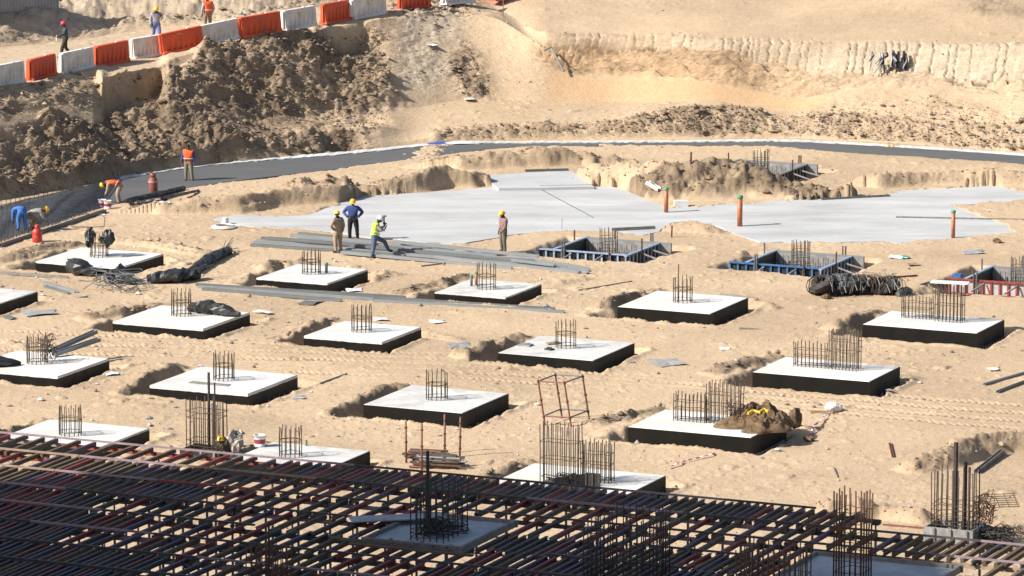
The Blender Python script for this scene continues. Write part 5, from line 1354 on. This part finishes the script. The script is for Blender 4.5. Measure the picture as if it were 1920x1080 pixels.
V_or = mat('vest_orange', (.85, .115, .03), .8, .15, 8.0, bump=.3, bscale=20); V_li = mat('vest_lime', (.50, .82, .06), .8, .15, 8.0, bump=.3, bscale=20)
C_tan, C_khaki, C_blue, C_navy = cloth('tan', (.36, .27, .20)), cloth('khaki', (.23, .19, .14)), cloth('blue', (.045, .075, .24)), cloth('navy', (.045, .055, .075))
C_black, C_jean, C_grey, C_mar, C_bright = cloth('black', (.014, .015, .018)), cloth('jean', (.085, .125, .20)), cloth('grey', (.36, .36, .40)), cloth('maroon', (.17, .075, .075), (.26, .18, .17)), cloth('bright_blue', (.05, .16, .46))
hips = {'el': (-.36, -.10, 1.20), 'wl': (-.20, .06, 1.03), 'fl': (-.13, .09, .99), 'er': (.36, -.10, 1.20), 'wr': (.20, .06, 1.03), 'fr': (.13, .09, .99)}
stride = {'kl': (-.10, .16, .50), 'al': (-.11, .22, .10), 'tl': (-.12, .37, .06), 'kr': (.10, -.02, .49), 'ar': (.11, -.26, .13), 'tr': (.12, -.13, .04)}
def RD(px, py):                                            # a spot on the haul road behind the barriers
    return G(px, py)
person(RD(123, 109), 105, 'man in a red helmet and dark jacket walking along the ramp with one arm out', {**stride, 'el': (-.30, .12, 1.20), 'wl': (-.34, .36, 1.10), 'fl': (-.34, .45, 1.08), 'er': (.30, -.08, 1.16), 'wr': (.30, -.10, .92), 'fr': (.29, -.09, .83)}, C_navy, cloth('dark_green', (.035, .038, .03)), H_r)
o = MB().lathe([(.04,0),(.045,.02),(.045,.2),(.02,.24),(.02,.27)], 12).build('water_bottle', M_white, None, True)
p = RD(123, 109)+Matrix.Rotation(math.radians(105), 3, 'Z') @ Vector((-.34, .47, .88)); o.location = p; tag(o, 'white bottle held in the outstretched hand of the man in the red helmet', 'bottle')
person(RD(293, 80), 200, 'man in a grey shirt and blue trousers with dark red scarf on the ramp', {**stride, 'el': (-.28, .02, 1.16), 'wl': (-.22, .20, 1.28), 'fl': (-.14, .22, 1.38)}, C_grey, cloth('pale_blue', (.14, .18, .40)), H_y, scarf=cloth('scarf', (.13, .02, .04)), look=(.15, 1, -.2))
person(RD(390, 60), 20, 'man in an orange vest seen from behind on the ramp above the white barrier', {'er': (.28, .04, 1.15), 'wr': (.25, .16, .95), 'fr': (.24, .2, .87)}, C_grey, C_khaki, H_y, V_or)
person(G(354, 341), 165, 'bareheaded man in an orange vest with blue sleeves standing on the dark membrane', {'kl': (-.13, .04, .50), 'al': (-.17, -.01, .09), 'tl': (-.21, .13, .04), 'er': (.27, -.02, 1.15), 'wr': (.30, .04, .92)}, C_blue, C_khaki, None, V_or, look=(-.3, 1, -.3))
bend = {'pelvis': (0, -.16, .86), 'waist': (0, -.02, .99), 'chest': (0, .20, 1.03), 'neck': (0, .38, .99), 'head': (0, .46, .94), 'sl': (-.18, .30, .99), 'sr': (.18, .30, .99), 'el': (-.19, .33, .70), 'er': (.19, .33, .70), 'wl': (-.12, .42, .46), 'wr': (.12, .42, .46), 'fl': (-.11, .45, .37), 'fr': (.11, .45, .37),
        'hl': (-.10, -.15, .83), 'hr': (.10, -.15, .83), 'kl': (-.13, -.03, .46), 'kr': (.13, -.03, .46), 'al': (-.14, -.10, .09), 'ar': (.14, -.10, .09), 'tl': (-.16, .05, .04), 'tr': (.16, .05, .04)}
person(G(219, 383), 88, 'man in an orange vest and beige trousers bending down over two red-striped buckets', bend, C_tan, C_tan, H_y, V_or, look=(0, .4, -1))
person(P(40, 432, .15), 25, 'man in bright blue overalls bent over with his back to the camera', {**bend, 'chest': (-.03, .16, .97), 'neck': (-.05, .33, .86), 'head': (-.06, .40, .79), 'sl': (-.21, .24, .90), 'sr': (.15, .24, .90), 'el': (-.24, .26, .62), 'er': (.17, .28, .62), 'wl': (-.22, .3, .38), 'fl': (-.21, .32, .29)}, C_bright, C_bright, None, look=(0, .4, -1))
person(P(62, 430, .10), -75, 'man in a grey-beige shirt and yellow helmet crouching at the raft edge', {**bend, 'pelvis': (0, -.20, .62), 'waist': (0, -.08, .75), 'chest': (0, .14, .84), 'neck': (0, .32, .86), 'head': (0, .40, .86), 'sl': (-.18, .25, .82), 'sr': (.18, .25, .82), 'el': (-.20, .36, .56), 'er': (.20, .36, .56), 'wl': (-.12, .5, .38), 'wr': (.12, .5, .38), 'fl': (-.11, .55, .30), 'fr': (.11, .55, .30),
       'hl': (-.10, -.19, .59), 'hr': (.10, -.19, .59), 'kl': (-.16, .14, .44), 'kr': (.16, .14, .44)}, cloth('beige', (.33, .30, .26)), C_khaki, H_y, look=(0, 1, -.5))
person(G(634, 474), -150+180+10, 'man in beige overalls with one hand on his hip, standing at the steel pile', {'el': (-.37, -.06, 1.20), 'wl': (-.21, .05, 1.04), 'fl': (-.15, .07, 1.0)}, C_tan, C_tan, H_y, look=(.4, 1, 0))
person(G(662, 452), 178, 'man in a blue shirt and black trousers with both hands on his hips', {**hips, 'kl': (-.15, .02, .50), 'al': (-.17, 0, .09), 'tl': (-.22, .12, .04), 'kr': (.12, .03, .50), 'ar': (.12, 0, .09)}, C_blue, C_black, H_y, scale=1.02, look=(0, 1, -.2))
pv = G(697, 484)
person(pv, -80, 'man in a lime vest and white helmet with one foot up on the steel pile', {'pelvis': (0, .10, .86), 'waist': (0, .12, 1.00), 'chest': (0, .15, 1.20), 'neck': (0, .20, 1.37), 'head': (0, .24, 1.45), 'sl': (-.18, .16, 1.32), 'sr': (.18, .16, 1.32),
       'el': (-.24, .32, 1.12), 'wl': (-.12, .46, 1.24), 'fl': (-.08, .50, 1.32), 'er': (.24, .32, 1.12), 'wr': (.12, .46, 1.20), 'fr': (.08, .50, 1.28), 'hl': (-.10, .12, .82), 'hr': (.10, .08, .82),
       'kl': (-.14, .48, .62), 'al': (-.16, .62, .26), 'tl': (-.17, .77, .22), 'kr': (.11, .06, .46), 'ar': (.12, -.02, .09), 'tr': (.13, .13, .04)}, C_grey, C_jean, H_w, V_li, look=(0, 1, 0), scale=1.06)
pq = pv+Matrix.Rotation(math.radians(-80), 3, 'Z') @ Vector((0, .53, 0))
t = thing('level_prism', (pq.x, pq.y, pq.z+1.12), 0, 'short dark staff topped by a disc, held up by the man in the lime vest', 'instrument')
MB().tube([(0,0,0),(0,0,.62)], .028, 8).build('staff', M_galv_d, t, True); MB().lathe([(.11,.62),(.11,.65),(.03,.67)], 14).build('disc', M_galv_d, t, True); MB().lathe([(.05,.30),(.055,.34),(.05,.38)], 10).build('clamp', M_rebar_d, t, True)
person(G(944, 474), 120, 'man in a maroon check shirt and grey trousers looking down, right of the steel pile', {'el': (-.24, .05, 1.15), 'wl': (-.20, .16, .97), 'fl': (-.19, .2, .89)}, C_mar, cloth('taupe', (.17, .145, .12)), H_y, look=(0, 1, -.35))

# ------------------------------------------------------------------ litter, tape, stones
def flat_scrap(px_, py_, w, d, rz, m, lab, cat, name, z=0.03, group=None, seed=0):
    p = G(px_, py_); rg = random.Random(seed+int(px_)); n = 8; b = MB()
    pts = [Vector((w/2*x*rg.uniform(.7, 1.1), d/2*y_*rg.uniform(.7, 1.1), 0)) for x, y_ in ((-1,-1),(0,-.9),(1,-.8),(.9,.1),(1,1),(.1,.8),(-.9,1),(-1,.1))]
    vs = [q+Vector((0, 0, z+rg.uniform(-.02, .05))) for q in pts]+[Vector((0, 0, z+.05))]
    b.add(vs+[v+Vector((0, 0, -.012)) for v in vs], [(i, (i+1) % n, n) for i in range(n)]+[((i+1) % n+n+1, i+n+1, 2*n+1) for i in range(n)]+[((i+1) % n, i, i+n+1, (i+1) % n+n+1) for i in range(n)])
    o = b.build(name, m); o.location = p; o.rotation_euler.z = rz; tag(o, lab, cat, group); return o
M_film = mat('grey_film', (.34, .34, .34), .6, .35, 4.0)
flat_scrap(76, 587, 1.5, 1.6, .2, M_film, 'largest flat sheet of grey film, on sand right of the left edge pad', 'sheet', 'film_sheet')
flat_scrap(16, 596, .35, 1.2, .5, M_galv_d, 'dark offcut lying below the left edge pad', 'offcut', 'offcut')
flat_scrap(580, 569, .8, 1.0, GA, M_galv_d, 'small dark slab of board lying below the long grey bars', 'board', 'board_scrap')
flat_scrap(1250, 681, 1.2, 1.5, .3, M_film, 'sheet of grey film lying between the middle pads beside the tracks', 'sheet', 'film_sheet')
flat_scrap(860, 648, 1.0, 1.6, .1, M_film, 'pale film half buried in sand behind the black-sided middle pad', 'sheet', 'film_sheet')
flat_scrap(1683, 483, .7, .9, .1, M_cloth_w, 'white board scrap on sand right of the right blue shutter', 'scrap', 'scrap')
flat_scrap(1710, 497, .55, .7, .3, M_wood, 'curved yellow-brown scrap beside the branches near the right shutter', 'scrap', 'scrap')
flat_scrap(1695, 484, .5, .7, .3, M_green, 'small green rag near the right blue shutter', 'rag', 'rag')
flat_scrap(1826, 474, 1.0, 1.0, .1, M_film, 'grey film scrap behind the red-panelled shutter', 'scrap', 'scrap')
flat_scrap(1862, 693, .4, .6, .1, M_cloth_w, 'white paper scrap by the bars at the right edge', 'paper', 'paper')
flat_scrap(714, 600, .6, .7, .1, M_cloth_w, 'crumpled white scrap behind the rimmed pad', 'scrap', 'scrap')
flat_scrap(820, 604, .7, .7, .4, M_cloth_w, 'torn white sheet on sand below the end of the long bars', 'scrap', 'scrap')
flat_scrap(665, 545, .7, 1.0, .2, M_cloth_w, 'white film crumpled at the right end of the pad before the pile', 'scrap', 'scrap')
flat_scrap(1360, 655, .4, .4, .2, M_cloth_w, 'small white scrap behind the trench left of the tape pad', 'scrap', 'scrap')
flat_scrap(495, 588, .4, .8, 1.1, M_white, 'upright white scrap right of the pad with the black bundle', 'scrap', 'scrap', z=.08)
flat_scrap(210, 702, .6, .6, .2, M_cloth_w, 'white rubble right of the left edge pad', 'rubble', 'rubble')
flat_scrap(560, 747, .5, .5, .2, M_film, 'small pale lump of rubble right of the pad with the flat board', 'rubble', 'rubble')
flat_scrap(820, 269, 1.2, .9, .1, mat('blue_sheet', (.04, .11, .42), .5, .3, 4.0), 'crumpled blue sheet at the back edge of the road strip', 'sheet', 'plastic_sheet')
flat_scrap(868, 267, 1.2, 2.0, .1, M_cloth_w, 'crumpled white sheet beside the blue sheet at the road strip', 'sheet', 'plastic_sheet')
flat_scrap(880, 186, .5, .8, .1, M_cloth_w, 'white block lying on the rubble below the sand slope', 'rubble', 'rubble')
flat_scrap(810, 85, .5, .8, .1, M_cloth_w, 'white scrap on the pale slope above the rubble', 'scrap', 'scrap')
for (a, c, lab) in (((1020,97),(1034,92),'upper piece of bent dark pipe sticking from the dug wall'),((1034,92),(1057,138),'long piece of bent dark pipe hanging down the dug wall')):
    u, v = G(*a), G(*c); u.y -= .3; v.y -= .3; u.z += .1; v.z += .15; b = MB(); b.tube([u-u, v-u], .05, 6); o = b.build('bent_pipe', M_galv_d); o.location = u; tag(o, lab, 'pipe')
# dark plastic hanging from the wall
p = G(1668, 112); b = MB(); rg = random.Random(3); b2 = MB()
for i in range(22):
    x = rg.uniform(-.95, .95); top_ = rg.uniform(.25, .45); L_ = rg.uniform(.3, 1.1)*(1.5 if x > .3 else .8)
    (b if i % 3 else b2).tube([(x, rg.uniform(-.45, -.25), top_), (x+rg.uniform(-.08, .08), -.55, top_-L_*.4), (x+rg.uniform(-.2, .2)-.1, -.65-L_*.2, top_-L_)], [.07, .06, .03], 5)
t = thing('hanging_sheeting', p, 0, 'shredded dark plastic hanging from the dug wall at the right', 'plastic sheet'); b.build('dark_strips', M_blackp, t); b2.build('pale_strips', M_film, t)
def pole(px_, py_, h, lab, r=.03, m=M_woodg):
    p = G(px_, py_); b = MB(); b.tube([(0,0,-.1),(.02,0,h)], r, 6); o = b.build('stake', m); o.location = p; tag(o, lab, 'stake')
pole(943, 28, .75, 'thin pale stake on top of the sand cone', .025)
pole(1295, 308, .55, 'dark stake on the earth heap left of the grey shutter', .05, M_rust)
pole(1053, 432, .5, 'thin rod standing on sand behind the left blue shutter', .015, M_galv)
pole(1259, 445, .5, 'leaning stake right of the left blue shutter', .04, M_rust)
for i, (a, c, w, m, lab) in enumerate((((1620,512),(1760,530),.09,M_wood,'reddish branch lying from the right blue shutter towards the red panel'),((1560,520),(1660,507),.07,M_woodg,'grey branch poking from the right end of the blue shutter'),((1640,524),(1720,518),.08,M_rust,'short rusty pole lying above the wire rolls'),((1725,535),(1800,515),.07,M_woodg,'grey stick leaning towards the red-panelled shutter'),((1085,545),(1185,528),.05,M_woodg,'thin stick lying in open sand right of the pad with the orange pipe'),
        ((790,500),(845,493),.06,M_woodg,'short stick lying in front of the steel pile'),((1520,775),(1562,776),.12,M_wood,'timber offcut lying on sand left of the white sack'),((1350,552),(1420,560),.06,M_woodg,'thin lath behind the middle right pad'),((600,720),(650,702),.06,M_woodg,'thin dark stick in the sand beside the pad with the flat board'),((1668,832),(1674,858),.08,M_redr,'curved red pipe piece lying alone in open sand'),((1564,878),(1574,902),.03,M_galv_d,'thin dark wire lying in open sand near the deck'),((1655,985),(1740,992),.06,M_redr,'red and pale rail lying in the sandy hollow near the tall right cage'),((1880,985),(1915,1000),.09,M_wood,'pale timber lying right of the rusty cage'))):
    section(a, c, w, w*.8, m, lab, 'stick', name='stick')
# white sack and the striped barrier tape
p = G(1562, 770); t = thing('white_sack', p, 0, 'small white sack lying on sand where the striped tape bends', 'sack'); b = MB(); b.blob((0,0,.13),(.30,.24,.16),5,.3,14,8); b.build('sack_body', M_cloth_w, t, True); b = MB(); b.blob((.22,-.05,.12),(.1,.1,.1),6,.3,8,6); b.build('tied_end', M_cloth_w, t, True)
def tape(pts, lab, z=.05):
    P_ = [G(x, y, z+dz) if len(q) == 3 else G(x, y, z) for q in pts for (x, y, dz) in [(q+(0,))[:3]]]
    b = MB(); o0 = P_[0]; rg_ = random.Random(int(pts[0][0])); fine = []
    for a, c in zip(P_[:-1], P_[1:]):
        n = max(1, int((c-a).length/.20)); fine += [a.lerp(c, i/n)-o0+Vector((0, 0, rg_.uniform(0, .06))) for i in range(n)]
    fine.append(P_[-1]-o0); vs = []
    for i, q in enumerate(fine):
        d = (fine[min(i+1, len(fine)-1)]-fine[max(i-1, 0)]).normalized(); s_ = d.cross(Vector((0, 0, 1))).normalized()*.035
        tw = Vector((0, 0, rg_.uniform(-.03, .03)))
        vs += [q-s_+tw, q+s_-tw, q+s_-tw+Vector((0, 0, -.008)), q-s_+tw+Vector((0, 0, -.008))]
    n = len(fine); b.add(vs, [(4*i+k, 4*i+4+k, 4*i+4+(k+1) % 4, 4*i+(k+1) % 4) for i in range(n-1) for k in range(4)])
    o = b.build('barrier_tape', M_cloth_w); o.location = o0; o.data.materials.append(mat('tape_red', (.50, .10, .11), .6, .2, 6.0))
    o.data.polygons.foreach_set('material_index', [(i//4) % 2 for i in range(4*(n-1))]); tag(o, lab, 'tape')
tape([(1564,716,.05),(1562,735),(1560,765)], 'striped tape running from the long pad front down to the white sack')
tape([(1560,772),(1545,785),(1525,805),(1516,826)], 'striped tape running from the white sack past the hessian pad')
tape([(1252,880),(1290,866),(1335,856),(1375,838)], 'striped tape lying from the bottom pad to the front of the hessian pad')
for (px_, py_, lab) in ((1517,827,'brown stone at the front end of the striped tape'),(1549,560,'grey stone on sand above the far long pad'),(1870,455,'dark clod at the right end of the slab')):
    p = G(px_, py_); b = MB(); b.blob((0,0,.07),(.2,.18,.11),int(px_),.4,9,6); o = b.build('stone', M_hess); o.location = p; tag(o, lab, 'stone')

# countless clods and stones
def stones():
    rg_ = np.random.default_rng(11); vs = []; fs = []; mi = []
    base = [Vector(v) for v in ((0,0,1),(.9,0,.2),(.28,.85,.2),(-.72,.53,.2),(-.72,-.53,.2),(.28,-.85,.2),(0,0,-.8))]
    bf = [(0,1,2),(0,2,3),(0,3,4),(0,4,5),(0,5,1),(6,2,1),(6,3,2),(6,4,3),(6,5,4),(6,1,5)]
    ny, nx = TR.shape; rows = [i for i in range(ny) if YG[i, nx//2] > 140 and YG[i, nx//2] < 262]
    n = 0; tries = 0
    while n < 15000 and tries < 400000:
        tries += 1
        i = int(rg_.integers(rows[0], rows[-1])); j = int(rg_.integers(len(kout), nx-len(kout)))
        r = TR[i, j]; prob = .02+.55*min(1, r)**1.3
        if rg_.random() > prob or TO[i, j] > .5: continue
        y = float(YG[i, j]); x = float(kk[j])*y; z = float(TZ[i, j])
        if z < -.05 : continue
        s_ = float(.035*(1+rg_.pareto(2.6))) if r > .25 else float(.022*(1+rg_.pareto(3.0))); s_ = min(s_, .20 if r > .25 else .09)
        a = rg_.random()*6.28; o_ = len(vs); ca, sa = math.cos(a), math.sin(a); e = rg_.uniform(.6, 1.25, 3)
        for v in base:
            q = rg_.uniform(.75, 1.25); X_, Y_, Z_ = v.x*e[0]*q*s_, v.y*e[1]*q*s_, v.z*e[2]*.75*q*s_
            vs.append((x+X_*ca-Y_*sa, y+X_*sa+Y_*ca, z+Z_+s_*.25))
        fs += [tuple(k+o_ for k in f) for f in bf]; mi += [0 if TD[i, j] > .35 else (1 if rg_.random() < .55 else (2 if rg_.random() < .5 else 0))]*len(bf); n += 1
    keys = list(PAD)
    for _ in range(1500):                                   # chips of concrete and rubbish round the pads
        c, wa, wb, zt = PAD[keys[int(rg_.integers(len(keys)))]]
        a = rg_.random()*6.28; d = 2.2+abs(rg_.normal())*1.1
        x, y = c.x+math.cos(a)*d*1.1, c.y+math.sin(a)*d*1.5
        if y < 150: continue
        s_ = float(min(.13, .025*(1+rg_.pareto(2.2)))); z = gz(x, y); o_ = len(vs); e = rg_.uniform(.5, 1.5, 3)
        for v in base: q = rg_.uniform(.7, 1.3); vs.append((x+v.x*e[0]*q*s_, y+v.y*e[1]*q*s_, z+v.z*.6*e[2]*q*s_+s_*.25))
        fs += [tuple(k+o_ for k in f) for f in bf]; mi += [int(rg_.choice([2, 3, 0], p=[.5, .3, .2]))]*len(bf)
    me = bpy.data.meshes.new('clods_and_stones'); me.from_pydata(vs, [], fs)
    for m in (mat('clod_brown', (.25, .185, .127), .95, .4, 2.0), mat('clod_sand', (.44, .33, .215), .95, .3, 2.0), mat('stone_grey', (.30, .29, .275), .9, .35, 3.0), mat('stone_pale', (.58, .56, .53), .9, .25, 3.0)): me.materials.append(m)
    me.polygons.foreach_set('material_index', mi); me.update()
    o = bpy.data.objects.new('clods_and_stones', me); COL.objects.link(o); tag(o, 'loose clods and stones scattered over spoil banks and sand', 'stones', None, 'stuff')
stones()


for (px_, py_, w, d, rz, m, lab) in ((985,648,.5,.4,GA,M_plyg,'grey scrap on the left part of the black-sided middle pad'),(1038,645,.55,.3,.4,M_wood,'pale timber scrap by the starter bars of the black-sided middle pad'),(1030,656,.24,.3,.9,M_rebar_d,'dark lump in front of the starter bars of the black-sided middle pad')):
    p = P(px_, py_, PAD['B4'][3]); b = MB(); b.box((0, 0, .03), (w, d, .05)); b.box((.05, .04, .072), (w*.5, d*.6, .03), .5); o = b.build('scrap', m); o.location = p; o.rotation_euler.z = rz; tag(o, lab, 'scrap')
p = P(1271, 566, PAD['F4'][3]); l_ = loc_of(PAD['F4'][0], p); MB().tube([(l_[0], l_[1], PAD['F4'][3]), (l_[0]+.02, l_[1], PAD['F4'][3]+1.5)], .02, 6).build('tall_bar', M_rebar, PADOBJ['F4'])
